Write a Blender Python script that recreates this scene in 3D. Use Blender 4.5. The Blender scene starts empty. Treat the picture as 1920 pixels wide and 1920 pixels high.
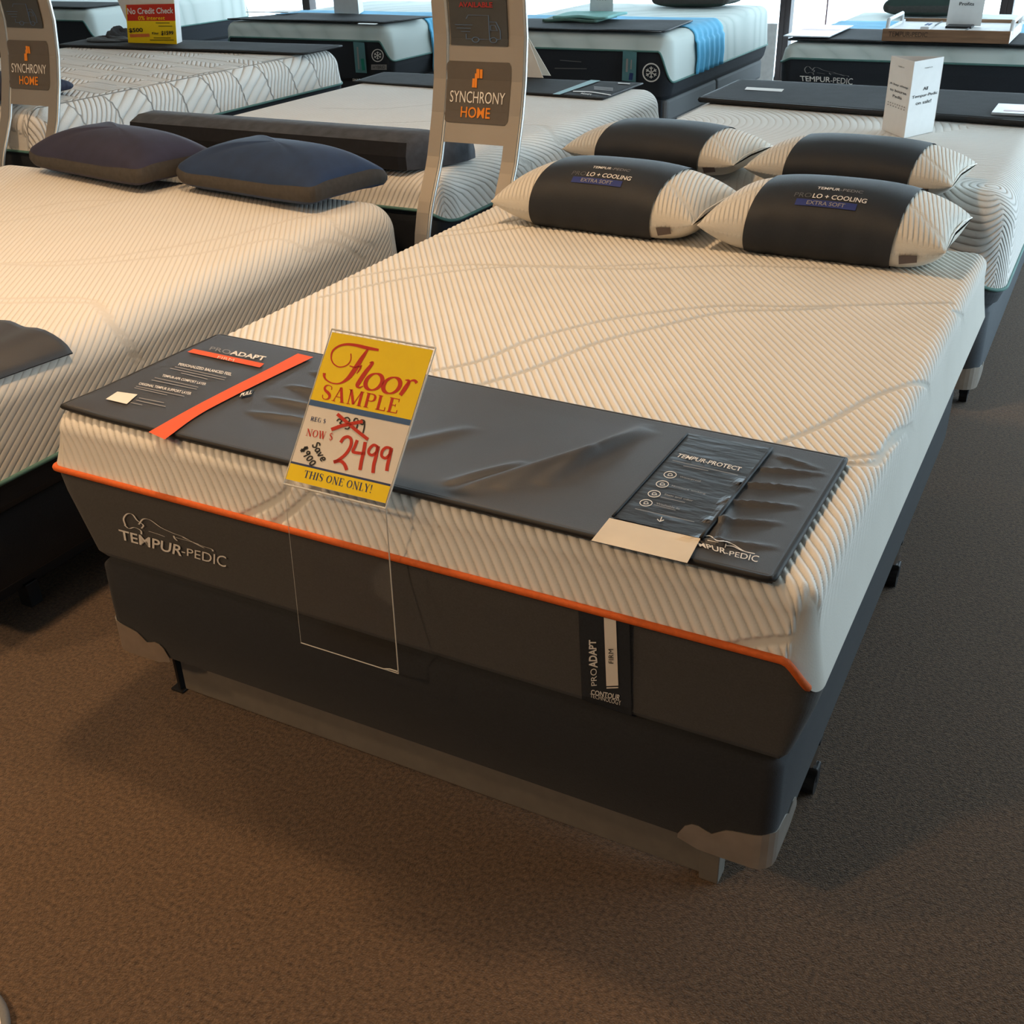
import bpy, bmesh, math, random
import numpy as np
from mathutils import Vector, Matrix

random.seed(4)
rng = np.random.default_rng(4)
scene = bpy.context.scene
COL = scene.collection

# ------------------------------------------------------------------ camera
F = 2056.85
CAM = np.array([1.7652, -1.3294, 1.5825])
YAW, PITCH, ROLL = 0.497, 0.5082, -0.0304


def cam_axes():
    f0 = np.array([-math.sin(YAW), math.cos(YAW), 0.0])
    r0 = np.array([math.cos(YAW), math.sin(YAW), 0.0])
    u0 = np.array([0, 0, 1.0])
    fw = f0 * math.cos(PITCH) - u0 * math.sin(PITCH)
    up = u0 * math.cos(PITCH) + f0 * math.sin(PITCH)
    r = r0 * math.cos(ROLL) + up * math.sin(ROLL)
    u = up * math.cos(ROLL) - r0 * math.sin(ROLL)
    return r, u, fw


CR, CU, CF = cam_axes()
cd = bpy.data.cameras.new('camera')
cam = bpy.data.objects.new('camera', cd)
COL.objects.link(cam)
cd.sensor_width = 36.0
cd.lens = 36.0 * F / 1920.0
cd.clip_start = 0.02
cd.clip_end = 200
cam.matrix_world = Matrix(((CR[0], CU[0], -CF[0], CAM[0]), (CR[1], CU[1], -CF[1], CAM[1]),
                           (CR[2], CU[2], -CF[2], CAM[2]), (0, 0, 0, 1)))
scene.camera = cam

# ------------------------------------------------------------------ world, lights, exposure
vs = scene.view_settings
vs.view_transform = 'Standard'
vs.look = 'None'
vs.exposure = 0.0
vs.gamma = 1.0
vs.use_curve_mapping = False
world = bpy.data.worlds.new('daylight')
scene.world = world
world.use_nodes = True
wb = world.node_tree.nodes['Background']
wb.inputs['Color'].default_value = (0.66, 0.86, 1.0, 1)
wb.inputs['Strength'].default_value = 7.5


def spot(name, loc, power, col, size=150, blend=0.9, rad=0.12, to=None):
    l = bpy.data.lights.new(name, 'SPOT')
    l.energy = power
    l.color = col
    l.spot_size = math.radians(size)
    l.spot_blend = blend
    l.shadow_soft_size = rad
    o = bpy.data.objects.new(name, l)
    COL.objects.link(o)
    o.location = loc
    if to is not None:
        d = Vector(to) - Vector(loc)
        o.rotation_euler = d.to_track_quat('-Z', 'Y').to_euler()
    return o


WARM = (1.0, 0.64, 0.34)
for nm, loc, p in [('ceiling_spot', (0.0, 0.62, 3.0), 138), ('ceiling_spot', (-2.1, 0.5, 3.0), 95),
                   ('ceiling_spot', (-0.3, -2.8, 3.0), 270), ('ceiling_spot', (-1.7, -1.9, 3.0), 165),
                   ('ceiling_spot', (-0.9, 3.1, 3.0), 18), ('ceiling_spot', (-4.0, 2.4, 3.0), 30)]:
    spot(nm, loc, p, WARM)


def portal(loc, rot, sx, sy):
    l = bpy.data.lights.new('window_portal', 'AREA')
    l.shape = 'RECTANGLE'
    l.size = sx
    l.size_y = sy
    l.cycles.is_portal = True
    o = bpy.data.objects.new('window_portal', l)
    COL.objects.link(o)
    o.location = loc
    o.rotation_euler = rot
    return o


YW, XR, XL, YF, ZC = 9.4, 6.2, -9.6, -5.2, 3.1      # room shell
portal((-1.7, YW + 0.05, 1.4), (math.radians(-90), 0, 0), 15.0, 2.6)
portal((XR + 0.05, 5.28, 1.4), (0, math.radians(90), 0), 2.6, 7.04)


# ------------------------------------------------------------------ pixel helpers
def ray(px, py):
    return CF + CR * (px - 960) / F - CU * (py - 960) / F


def hit(px, py, x=None, y=None, z=None):
    d = ray(px, py)
    if z is not None:
        t = (z - CAM[2]) / d[2]
    elif y is not None:
        t = (y - CAM[1]) / d[1]
    else:
        t = (x - CAM[0]) / d[0]
    return CAM + t * d


def hit_plane(px, py, p0, n):
    d = ray(px, py)
    t = np.dot(np.asarray(p0) - CAM, n) / np.dot(d, n)
    return CAM + t * d


# ------------------------------------------------------------------ materials
MATS = {}


def mat(name, col, rough=0.7, metal=0.0, var=0.06, vscale=30.0, bump=0.0, bscale=200.0, spec=0.4, sheen=0.0,
        col2=None, stretch=None, trans=0.0, coat=0.0):
    if name in MATS:
        return MATS[name]
    m = bpy.data.materials.new(name)
    m.use_nodes = True
    nt = m.node_tree
    b = nt.nodes['Principled BSDF']
    b.inputs['Roughness'].default_value = rough
    b.inputs['Metallic'].default_value = metal
    b.inputs['Specular IOR Level'].default_value = spec
    b.inputs['Sheen Weight'].default_value = sheen
    b.inputs['Coat Weight'].default_value = coat
    tc = nt.nodes.new('ShaderNodeTexCoord')
    src = tc.outputs['Object']
    if stretch:
        mp = nt.nodes.new('ShaderNodeMapping')
        mp.inputs['Scale'].default_value = stretch
        nt.links.new(src, mp.inputs['Vector'])
        src = mp.outputs['Vector']
    n = nt.nodes.new('ShaderNodeTexNoise')
    n.inputs['Scale'].default_value = vscale
    n.inputs['Detail'].default_value = 4
    nt.links.new(src, n.inputs['Vector'])
    mx = nt.nodes.new('ShaderNodeMix')
    mx.data_type = 'RGBA'
    c = np.array(col[:3])
    a = c * (1 - var)
    c2 = np.array(col2[:3]) if col2 else np.clip(c * (1 + var), 0, 1)
    mx.inputs['A'].default_value = (*a, 1)
    mx.inputs['B'].default_value = (*c2, 1)
    rp = nt.nodes.new('ShaderNodeMapRange')
    rp.inputs['From Min'].default_value = 0.3
    rp.inputs['From Max'].default_value = 0.7
    nt.links.new(n.outputs['Fac'], rp.inputs['Value'])
    nt.links.new(rp.outputs['Result'], mx.inputs['Factor'])
    nt.links.new(mx.outputs['Result'], b.inputs['Base Color'])
    if bump > 0:
        n2 = nt.nodes.new('ShaderNodeTexNoise')
        n2.inputs['Scale'].default_value = bscale
        n2.inputs['Detail'].default_value = 3
        nt.links.new(src, n2.inputs['Vector'])
        bp = nt.nodes.new('ShaderNodeBump')
        bp.inputs['Strength'].default_value = 1.0
        bp.inputs['Distance'].default_value = bump
        nt.links.new(n2.outputs['Fac'], bp.inputs['Height'])
        nt.links.new(bp.outputs['Normal'], b.inputs['Normal'])
    MATS[name] = m
    return m


def rib_mat(name, col, groove, depth=0.004, rough=0.85, power=3.0, stripes=False):
    """quilted knit: vertex attribute q counts the ribs, amp fades them"""
    if name in MATS:
        return MATS[name]
    m = bpy.data.materials.new(name)
    m.use_nodes = True
    nt = m.node_tree
    N, L = nt.nodes, nt.links
    b = N['Principled BSDF']
    b.inputs['Roughness'].default_value = rough
    b.inputs['Specular IOR Level'].default_value = 0.2
    b.inputs['Sheen Weight'].default_value = 0.15

    def math_(op, a, bb=None):
        k = N.new('ShaderNodeMath')
        k.operation = op
        for i, v in enumerate((a, bb)):
            if v is None:
                continue
            if isinstance(v, (int, float)):
                k.inputs[i].default_value = v
            else:
                L.new(v, k.inputs[i])
        return k.outputs[0]
    aq = N.new('ShaderNodeAttribute')
    aq.attribute_name = 'q'
    am = N.new('ShaderNodeAttribute')
    am.attribute_name = 'amp'
    fr = math_('FRACT', aq.outputs['Fac'])
    ab = math_('ABSOLUTE', math_('MULTIPLY', math_('SUBTRACT', fr, 0.5), 2.0))
    rib = math_('SUBTRACT', 1.0, math_('POWER', ab, power))
    h = math_('MULTIPLY', rib, am.outputs['Fac'])
    tc = N.new('ShaderNodeTexCoord')
    n = N.new('ShaderNodeTexNoise')
    n.inputs['Scale'].default_value = 260
    n.inputs['Detail'].default_value = 2
    L.new(tc.outputs['Object'], n.inputs['Vector'])
    n2 = N.new('ShaderNodeTexNoise')
    n2.inputs['Scale'].default_value = 6
    L.new(tc.outputs['Object'], n2.inputs['Vector'])
    hh = math_('ADD', h, math_('MULTIPLY', n.outputs['Fac'], 0.22))
    bp = N.new('ShaderNodeBump')
    bp.inputs['Distance'].default_value = depth
    bp.inputs['Strength'].default_value = 1.0
    L.new(hh, bp.inputs['Height'])
    L.new(bp.outputs['Normal'], b.inputs['Normal'])
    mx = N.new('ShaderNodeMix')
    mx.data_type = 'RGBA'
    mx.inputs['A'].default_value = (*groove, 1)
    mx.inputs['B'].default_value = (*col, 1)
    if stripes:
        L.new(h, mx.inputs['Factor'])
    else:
        L.new(math_('ADD', math_('MULTIPLY', h, 0.6), math_('ADD', math_('MULTIPLY', n2.outputs['Fac'], 0.3), 0.2)), mx.inputs['Factor'])  # groove colour: grey-green channel knit, plus shade painted in between the ribs
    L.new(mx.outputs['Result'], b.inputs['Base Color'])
    MATS[name] = m
    return m


def clear_mat(name, tint=(1, 1, 1), gloss=0.08):
    """clear sheet: light passes straight through, with a glossy skin"""
    if name in MATS:
        return MATS[name]
    m = bpy.data.materials.new(name)
    m.use_nodes = True
    nt = m.node_tree
    nt.nodes.remove(nt.nodes['Principled BSDF'])
    out = nt.nodes['Material Output']
    t = nt.nodes.new('ShaderNodeBsdfTransparent')
    t.inputs['Color'].default_value = (*tint, 1)
    g = nt.nodes.new('ShaderNodeBsdfGlossy')
    g.inputs['Roughness'].default_value = 0.06
    lw = nt.nodes.new('ShaderNodeLayerWeight')
    pw = nt.nodes.new('ShaderNodeMath')
    pw.operation = 'POWER'
    pw.inputs[1].default_value = 5.0
    nt.links.new(lw.outputs['Facing'], pw.inputs[0])
    mu = nt.nodes.new('ShaderNodeMath')
    mu.operation = 'MULTIPLY_ADD'
    mu.inputs[1].default_value = 0.35
    mu.inputs[2].default_value = gloss * 0.12
    nt.links.new(pw.outputs[0], mu.inputs[0])
    mx = nt.nodes.new('ShaderNodeMixShader')
    nt.links.new(mu.outputs[0], mx.inputs[0])
    nt.links.new(t.outputs[0], mx.inputs[1])
    nt.links.new(g.outputs[0], mx.inputs[2])
    nt.links.new(mx.outputs[0], out.inputs['Surface'])
    MATS[name] = m
    return m


def srgb(r, g, b):
    f = lambda c: (c / 255 / 12.92) if c / 255 <= 0.04045 else ((c / 255 + 0.055) / 1.055) ** 2.4
    return (f(r), f(g), f(b))


M_CARPET = mat('carpet', (0.118, 0.073, 0.042), 0.95, var=0.5, vscale=120, bump=0.005, bscale=300, spec=0.1, sheen=0.2)
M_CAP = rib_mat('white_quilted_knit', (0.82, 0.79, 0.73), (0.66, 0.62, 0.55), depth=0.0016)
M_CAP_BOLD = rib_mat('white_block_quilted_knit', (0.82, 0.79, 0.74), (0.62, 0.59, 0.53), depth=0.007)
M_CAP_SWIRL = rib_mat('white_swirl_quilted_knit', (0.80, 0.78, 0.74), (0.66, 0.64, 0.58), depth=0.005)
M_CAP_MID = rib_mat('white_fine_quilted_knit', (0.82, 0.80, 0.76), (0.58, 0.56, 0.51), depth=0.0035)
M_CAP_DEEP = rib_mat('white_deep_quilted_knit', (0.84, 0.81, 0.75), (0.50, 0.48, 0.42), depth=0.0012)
M_CAP_PLAIN = mat('white_knit', (0.80, 0.77, 0.71), 0.9, var=0.04, vscale=60, bump=0.0012, bscale=420, spec=0.2)
M_CAP_BLUE = rib_mat('pale_blue_striped_knit', (0.64, 0.70, 0.67), (0.52, 0.59, 0.56), depth=0.0015, power=2.0, stripes=True)
M_CHAR = mat('charcoal_fabric', (0.070, 0.068, 0.066), 0.9, var=0.12, vscale=300, bump=0.0008, bscale=700, spec=0.2, sheen=0.08)
M_BOX = mat('black_box_fabric', (0.021, 0.0225, 0.026), 0.85, var=0.12, vscale=300, bump=0.0008, bscale=700, spec=0.25, sheen=0.08)
M_NAVY = mat('dark_navy_fabric', (0.022, 0.026, 0.033), 0.9, var=0.1, vscale=200, bump=0.0008, bscale=600)
M_ORANGE = mat('orange_piping', srgb(214, 98, 34), 0.7, var=0.08, vscale=120, bump=0.0006, bscale=500)
M_TEAL = mat('teal_piping', srgb(88, 128, 122), 0.7, var=0.06)
M_MAT = mat('charcoal_satin', (0.042, 0.041, 0.043), 0.46, var=0.06, vscale=8, bump=0.0004, bscale=900, spec=0.5)
M_MAT_FAR = mat('charcoal_matte', (0.034, 0.036, 0.038), 0.85, var=0.12, vscale=14, bump=0.001, bscale=300, spec=0.2)
M_MAT_EDGE = mat('black_edge_cord', (0.012, 0.012, 0.013), 0.6)
M_WHITE_TX = mat('white_print', (0.80, 0.77, 0.72), 0.7, var=0.02)
M_GREY_TX = mat('grey_print', (0.30, 0.29, 0.28), 0.7, var=0.02)
M_DIM_TX = mat('dim_print', (0.12, 0.12, 0.12), 0.7, var=0.02)
M_STRAP = mat('orange_strap', srgb(238, 92, 40), 0.65, var=0.05)
M_TAN = mat('cream_tab', (0.74, 0.62, 0.45), 0.45, var=0.06, vscale=10)
M_STEEL = mat('galvanised_steel', (0.66, 0.62, 0.56), 0.34, metal=0.9, var=0.06)
M_RAIL = mat('taupe_rail', (0.15, 0.135, 0.115), 0.55, var=0.08)
M_BLACK = mat('black_plastic', (0.012, 0.012, 0.013), 0.45)
M_CHROME = mat('chrome', (0.75, 0.76, 0.78), 0.15, metal=1.0, var=0.02)
M_ACRYL = clear_mat('clear_acrylic')
M_PANE = clear_mat('window_pane')
M_ACRYL_EDGE = mat('acrylic_edge', (0.72, 0.70, 0.64), 0.15, var=0.02, coat=0.5)
M_PAPER = mat('white_paper', (0.80, 0.79, 0.77), 0.75, var=0.02)
M_PAPER_W = mat('cream_paper', (0.86, 0.80, 0.71), 0.7, var=0.02)
M_YEL = mat('yellow_print', srgb(255, 220, 0), 0.55, var=0.02)
M_RED = mat('red_print', srgb(205, 48, 22), 0.6, var=0.03)
M_INK = mat('black_ink', (0.02, 0.02, 0.02), 0.6)
M_BLUE = mat('blue_print', srgb(60, 100, 150), 0.6, var=0.03)
M_BLUE_D = mat('dark_blue_print', srgb(40, 60, 110), 0.6, var=0.03)
M_SILVER = mat('silver_frame', (0.36, 0.33, 0.29), 0.45, metal=0.4, var=0.03, vscale=4)
M_SILVER_E = mat('silver_edge', (0.55, 0.58, 0.58), 0.3, metal=0.8, var=0.02)
M_PLAQUE = mat('brown_grey_plaque', (0.105, 0.092, 0.080), 0.6, var=0.03)
M_POSTER = mat('slate_poster', (0.055, 0.060, 0.064), 0.5, var=0.06, vscale=10)
M_OR_TX = mat('orange_print', srgb(232, 138, 40), 0.6, var=0.03)
M_LINE = mat('blue_line_print', srgb(82, 112, 150), 0.6, var=0.03)
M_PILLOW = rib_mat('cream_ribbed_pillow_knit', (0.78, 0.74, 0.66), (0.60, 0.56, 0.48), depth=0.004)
M_SLEEVE = mat('black_sleeve', (0.013, 0.016, 0.021), 0.6, var=0.1, vscale=200, bump=0.0005, bscale=700, spec=0.45, stretch=(1, 1, 1))
M_BLUEBAR = mat('royal_blue_print', srgb(30, 50, 120), 0.6)
M_CUSH = mat('navy_velvet', (0.010, 0.032, 0.090), 0.75, var=0.12, vscale=18, sheen=0.05)
M_CUSH2 = mat('plum_navy_velvet', (0.022, 0.022, 0.052), 0.75, var=0.12, vscale=18, sheen=0.05)
M_GUS = mat('taupe_gusset', (0.060, 0.054, 0.048), 0.85, var=0.12, vscale=60)
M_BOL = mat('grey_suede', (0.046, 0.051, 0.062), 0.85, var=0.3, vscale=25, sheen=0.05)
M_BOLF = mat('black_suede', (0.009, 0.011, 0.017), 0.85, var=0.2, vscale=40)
M_SKY = mat('sky_blue_sheet', srgb(90, 175, 215), 0.75, var=0.06, vscale=12, bump=0.002, bscale=14)
M_AQUA = mat('aqua_cloth', srgb(140, 195, 190), 0.8, var=0.06)
M_TEALCLOTH = mat('grey_green_cloth', srgb(95, 125, 115), 0.8, var=0.06)
M_BLUEBOX = mat('slate_blue_fabric', (0.060, 0.068, 0.078), 0.85, var=0.1, vscale=200)
M_BASEGREY = mat('grey_base_fabric', (0.16, 0.165, 0.17), 0.85, var=0.08, vscale=200)
M_WOOD = mat('walnut_wood', (0.26, 0.14, 0.075), 0.5, var=0.25, vscale=6, stretch=(1, 12, 12))
M_WALL = mat('wall_paint', (0.55, 0.52, 0.47), 0.9, var=0.03)
M_CEIL = mat('ceiling_paint', (0.62, 0.60, 0.56), 0.9, var=0.03)
M_MULL = mat('dark_bronze', (0.045, 0.035, 0.035), 0.5)
M_SILL = mat('white_paint', (0.8, 0.8, 0.8), 0.6)
M_GLOSSPAPER = mat('glossy_leaflet', (0.55, 0.62, 0.68), 0.35, var=0.2, vscale=12)
M_PINK = mat('pink_print', srgb(200, 160, 165), 0.5)
M_GREEN = mat('green_print', srgb(20, 130, 110), 0.6)
M_TEALTAB = mat('teal_tab', srgb(90, 135, 140), 0.7)

# ------------------------------------------------------------------ object helpers
ROOT = {}


def props(o, label=None, cat=None, group=None, kind=None):
    if label:
        o['label'] = label
    if cat:
        o['category'] = cat
    if group:
        o['group'] = group
    if kind:
        o['kind'] = kind
    return o


def thing(name, label, cat, loc, group=None, rz=0.0):
    o = bpy.data.objects.new(name, None)
    o.empty_display_size = 0.1
    COL.objects.link(o)
    o.location = loc
    o.rotation_euler = (0, 0, rz)
    props(o, label, cat, group)
    ROOT[o.name] = np.array(loc, float) if rz == 0.0 else None
    return o


def root_of(o):
    while o.parent:
        o = o.parent
    return o


def new_mesh(name, verts, faces, material, smooth=False):
    me = bpy.data.meshes.new(name)
    V = np.asarray(verts, dtype=np.float32).reshape(-1, 3)
    if isinstance(faces, np.ndarray):
        nf, k = faces.shape
        me.vertices.add(len(V))
        me.vertices.foreach_set('co', V.ravel())
        me.loops.add(nf * k)
        me.loops.foreach_set('vertex_index', faces.astype(np.int32).ravel())
        me.polygons.add(nf)
        me.polygons.foreach_set('loop_start', np.arange(0, nf * k, k, dtype=np.int32))
        me.update(calc_edges=True)
    else:
        me.from_pydata([tuple(map(float, v)) for v in V], [], [tuple(map(int, f)) for f in faces])
        me.update()
    if smooth:
        me.polygons.foreach_set('use_smooth', [True] * len(me.polygons))
    me.materials.append(material)
    return me


def part(name, verts, faces, material, parent, smooth=False, label=None, local=False):
    """mesh given in world coordinates (or in the thing's own when local) under parent"""
    V = np.asarray(verts, float).reshape(-1, 3)
    if not local:
        V = V - np.array(root_of(parent).location)
    o = bpy.data.objects.new(name, new_mesh(name, V, faces, material, smooth))
    COL.objects.link(o)
    o.parent = parent
    if label:
        o['label'] = label
    return o


def solo(name, verts, faces, material, label=None, cat=None, group=None, kind=None, smooth=False):
    V = np.asarray(verts, float).reshape(-1, 3)
    base = np.array([V[:, 0].mean(), V[:, 1].mean(), V[:, 2].min()])
    o = bpy.data.objects.new(name, new_mesh(name, V - base, faces, material, smooth))
    COL.objects.link(o)
    o.location = base
    return props(o, label, cat, group, kind)


def boxv(x0, x1, y0, y1, z0, z1):
    v = [(x, y, z) for z in (z0, z1) for y in (y0, y1) for x in (x0, x1)]
    f = [(0, 2, 3, 1), (4, 5, 7, 6), (0, 1, 5, 4), (2, 6, 7, 3), (0, 4, 6, 2), (1, 3, 7, 5)]
    return v, f


def bevbox(x0, x1, y0, y1, z0, z1, b=0.004, seg=2):
    bm = bmesh.new()
    v, f = boxv(x0, x1, y0, y1, z0, z1)
    vs_ = [bm.verts.new(p) for p in v]
    for q in f:
        bm.faces.new([vs_[i] for i in q])
    bmesh.ops.bevel(bm, geom=bm.edges[:], offset=b, segments=seg, affect='EDGES', profile=0.5)
    bm.verts.index_update()
    V = [tuple(p.co) for p in bm.verts]
    Fc = [[p.index for p in q.verts] for q in bm.faces]
    bm.free()
    return V, Fc


def join(*ms):
    V, Fc = [], []
    for v, f in ms:
        k = len(V)
        V += [tuple(p) for p in v]
        Fc += [[i + k for i in q] for q in f]
    return V, Fc


def tube(pts, rad, n=8, closed=False, cap=True):
    P = np.asarray(pts, float)
    m = len(P)
    rad = np.broadcast_to(np.asarray(rad, float), (m,))
    V, Fc = [], []
    prev = None
    for i in range(m):
        a = P[(i - 1) % m] if (closed or i > 0) else P[i]
        b = P[(i + 1) % m] if (closed or i < m - 1) else P[i]
        t = b - a
        t = t / (np.linalg.norm(t) + 1e-12)
        if prev is None:
            h = np.array([0, 0, 1.0]) if abs(t[2]) < 0.9 else np.array([1.0, 0, 0])
            e1 = np.cross(t, h)
        else:
            e1 = prev - t * np.dot(prev, t)
        e1 /= np.linalg.norm(e1)
        prev = e1
        e2 = np.cross(t, e1)
        for k in range(n):
            an = 2 * math.pi * k / n
            V.append(P[i] + rad[i] * (math.cos(an) * e1 + math.sin(an) * e2))
    mm = m if closed else m - 1
    for i in range(mm):
        for k in range(n):
            a = i * n + k
            b = i * n + (k + 1) % n
            c = ((i + 1) % m) * n + (k + 1) % n
            d = ((i + 1) % m) * n + k
            Fc.append((a, b, c, d))
    if cap and not closed:
        Fc.append(tuple(range(n - 1, -1, -1)))
        Fc.append(tuple((m - 1) * n + k for k in range(n)))
    return V, Fc


def grid_faces(nu, nv):
    i = np.arange(nu - 1)[:, None]
    j = np.arange(nv - 1)[None, :]
    a = i * nv + j
    return np.stack([a, a + nv, a + nv + 1, a + 1], -1).reshape(-1, 4)


def sheet(P, thick, wrap=False):
    """P (nu,nv,3) top surface -> closed slab of given thickness along -z"""
    nu, nv, _ = P.shape
    top = P.reshape(-1, 3)
    bot = top - np.array([0, 0, thick])
    f1 = grid_faces(nu, nv)
    f2 = f1[:, ::-1] + nu * nv
    idx = np.concatenate([np.arange(nv), np.arange(1, nu) * nv + nv - 1,
                          (nu - 1) * nv + np.arange(nv - 2, -1, -1), np.arange(nu - 2, 0, -1) * nv])
    nx = np.roll(idx, -1)
    f3 = np.stack([idx, nx, nx + nu * nv, idx + nu * nv], -1)
    return np.concatenate([top, bot]), np.concatenate([f1, f2, f3])


def smoothstep(a, b, x):
    t = np.clip((x - a) / (b - a), 0, 1)
    return t * t * (3 - 2 * t)


# ------------------------------------------------------------------ lettering
def text2d(s, bold=0.0, shear=0.0):
    cu = bpy.data.curves.new('txt', 'FONT')
    cu.body = s
    cu.offset = min(bold, 0.014 if 'M' in s else 0.03)
    cu.shear = shear
    cu.resolution_u = 3
    ob = bpy.data.objects.new('txt', cu)
    COL.objects.link(ob)
    dg = bpy.context.evaluated_depsgraph_get()
    ev = ob.evaluated_get(dg)
    me = ev.to_mesh()
    V = np.array([tuple(v.co)[:2] for v in me.vertices]).reshape(-1, 2)
    Fc = [tuple(p.vertices) for p in me.polygons]
    ev.to_mesh_clear()
    bpy.data.objects.remove(ob)
    bpy.data.curves.remove(cu)
    lo, hi = V.min(0), V.max(0)
    return (V - lo) / (hi - lo), Fc


def catmull(pts, n=6):
    P = np.asarray(pts, float)
    if len(P) < 3:
        return P
    out = []
    Q = np.vstack([2 * P[0] - P[1], P, 2 * P[-1] - P[-2]])
    for i in range(1, len(Q) - 2):
        p0, p1, p2, p3 = Q[i - 1:i + 3]
        for t in np.linspace(0, 1, n, endpoint=False):
            out.append(0.5 * ((2 * p1) + (-p0 + p2) * t + (2 * p0 - 5 * p1 + 4 * p2 - p3) * t * t + (-p0 + 3 * p1 - 3 * p2 + p3) * t ** 3))
    out.append(P[-1])
    return np.array(out)


def stroke2d(pts, w, smooth=True, n=6):
    """ribbon along pts (x,y) with width w (number or one per point)"""
    P = np.asarray(pts, float)
    w = np.broadcast_to(np.asarray(w, float), (len(P),))
    A = np.column_stack([P, w])
    if smooth:
        A = catmull(A, n)
    C = A[:, :2]
    T = np.gradient(C, axis=0)
    T /= np.linalg.norm(T, axis=1)[:, None] + 1e-9
    Nn = np.column_stack([-T[:, 1], T[:, 0]])
    hw = A[:, 2:3] / 2
    V = np.vstack([C + Nn * hw, C - Nn * hw])
    k = len(C)
    return V, [(i, i + 1, k + i + 1, k + i) for i in range(k - 1)]


def ring2d(cx, cy, rx, ry, w, n=28, slant=0.0, thin=1.0):
    V, Fc = [], []
    for i in range(n):
        a = 2 * math.pi * i / n
        ww = w * (thin + (1 - thin) * abs(math.cos(a)))
        for s in (0.5, -0.5):
            x, y = (rx + s * ww) * math.cos(a), (ry + s * ww) * math.sin(a)
            V.append((cx + x + slant * y, cy + y))
    for i in range(n):
        j = (i + 1) % n
        Fc.append((2 * i, 2 * j, 2 * j + 1, 2 * i + 1))
    return np.array(V), Fc


def join2d(ms):
    V, Fc = [], []
    k = 0
    for v, f in ms:
        V.append(np.asarray(v, float).reshape(-1, 2))
        Fc += [tuple(i + k for i in q) for q in f]
        k += len(V[-1])
    return np.vstack(V), Fc


def quad_map(TL, TR, BR, BL):
    TL, TR, BR, BL = [np.asarray(p, float) for p in (TL, TR, BR, BL)]

    def g(uv):
        u, v = uv[:, :1], uv[:, 1:]
        return (BL * (1 - u) + BR * u) * (1 - v) + (TL * (1 - u) + TR * u) * v
    return g


def decal(name, m2, to3, material, parent, label=None):
    """flat print: 2-D mesh m2 placed with to3(x, y) -> world point"""
    v, f = m2
    V = np.array([to3(a, b) for a, b in v])
    # keep faces towards the camera side
    o = part(name, V, f, material, parent, label=label)
    return o


def dense(m2quad, nu, nv):
    """grid in pixel space over a pixel quad TL, TR, BR, BL"""
    g = quad_map(*m2quad)
    uv = np.array([(i / nu, j / nv) for i in range(nu + 1) for j in range(nv + 1)], float)
    f = [(i * (nv + 1) + j, (i + 1) * (nv + 1) + j, (i + 1) * (nv + 1) + j + 1, i * (nv + 1) + j + 1) for i in range(nu) for j in range(nv)]
    return g(uv), f


def pix_text(s, TL, TR, BR, BL, bold=0.0, shear=0.0):
    v, f = text2d(s, bold, shear)
    return quad_map(TL, TR, BR, BL)(v), f


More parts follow.
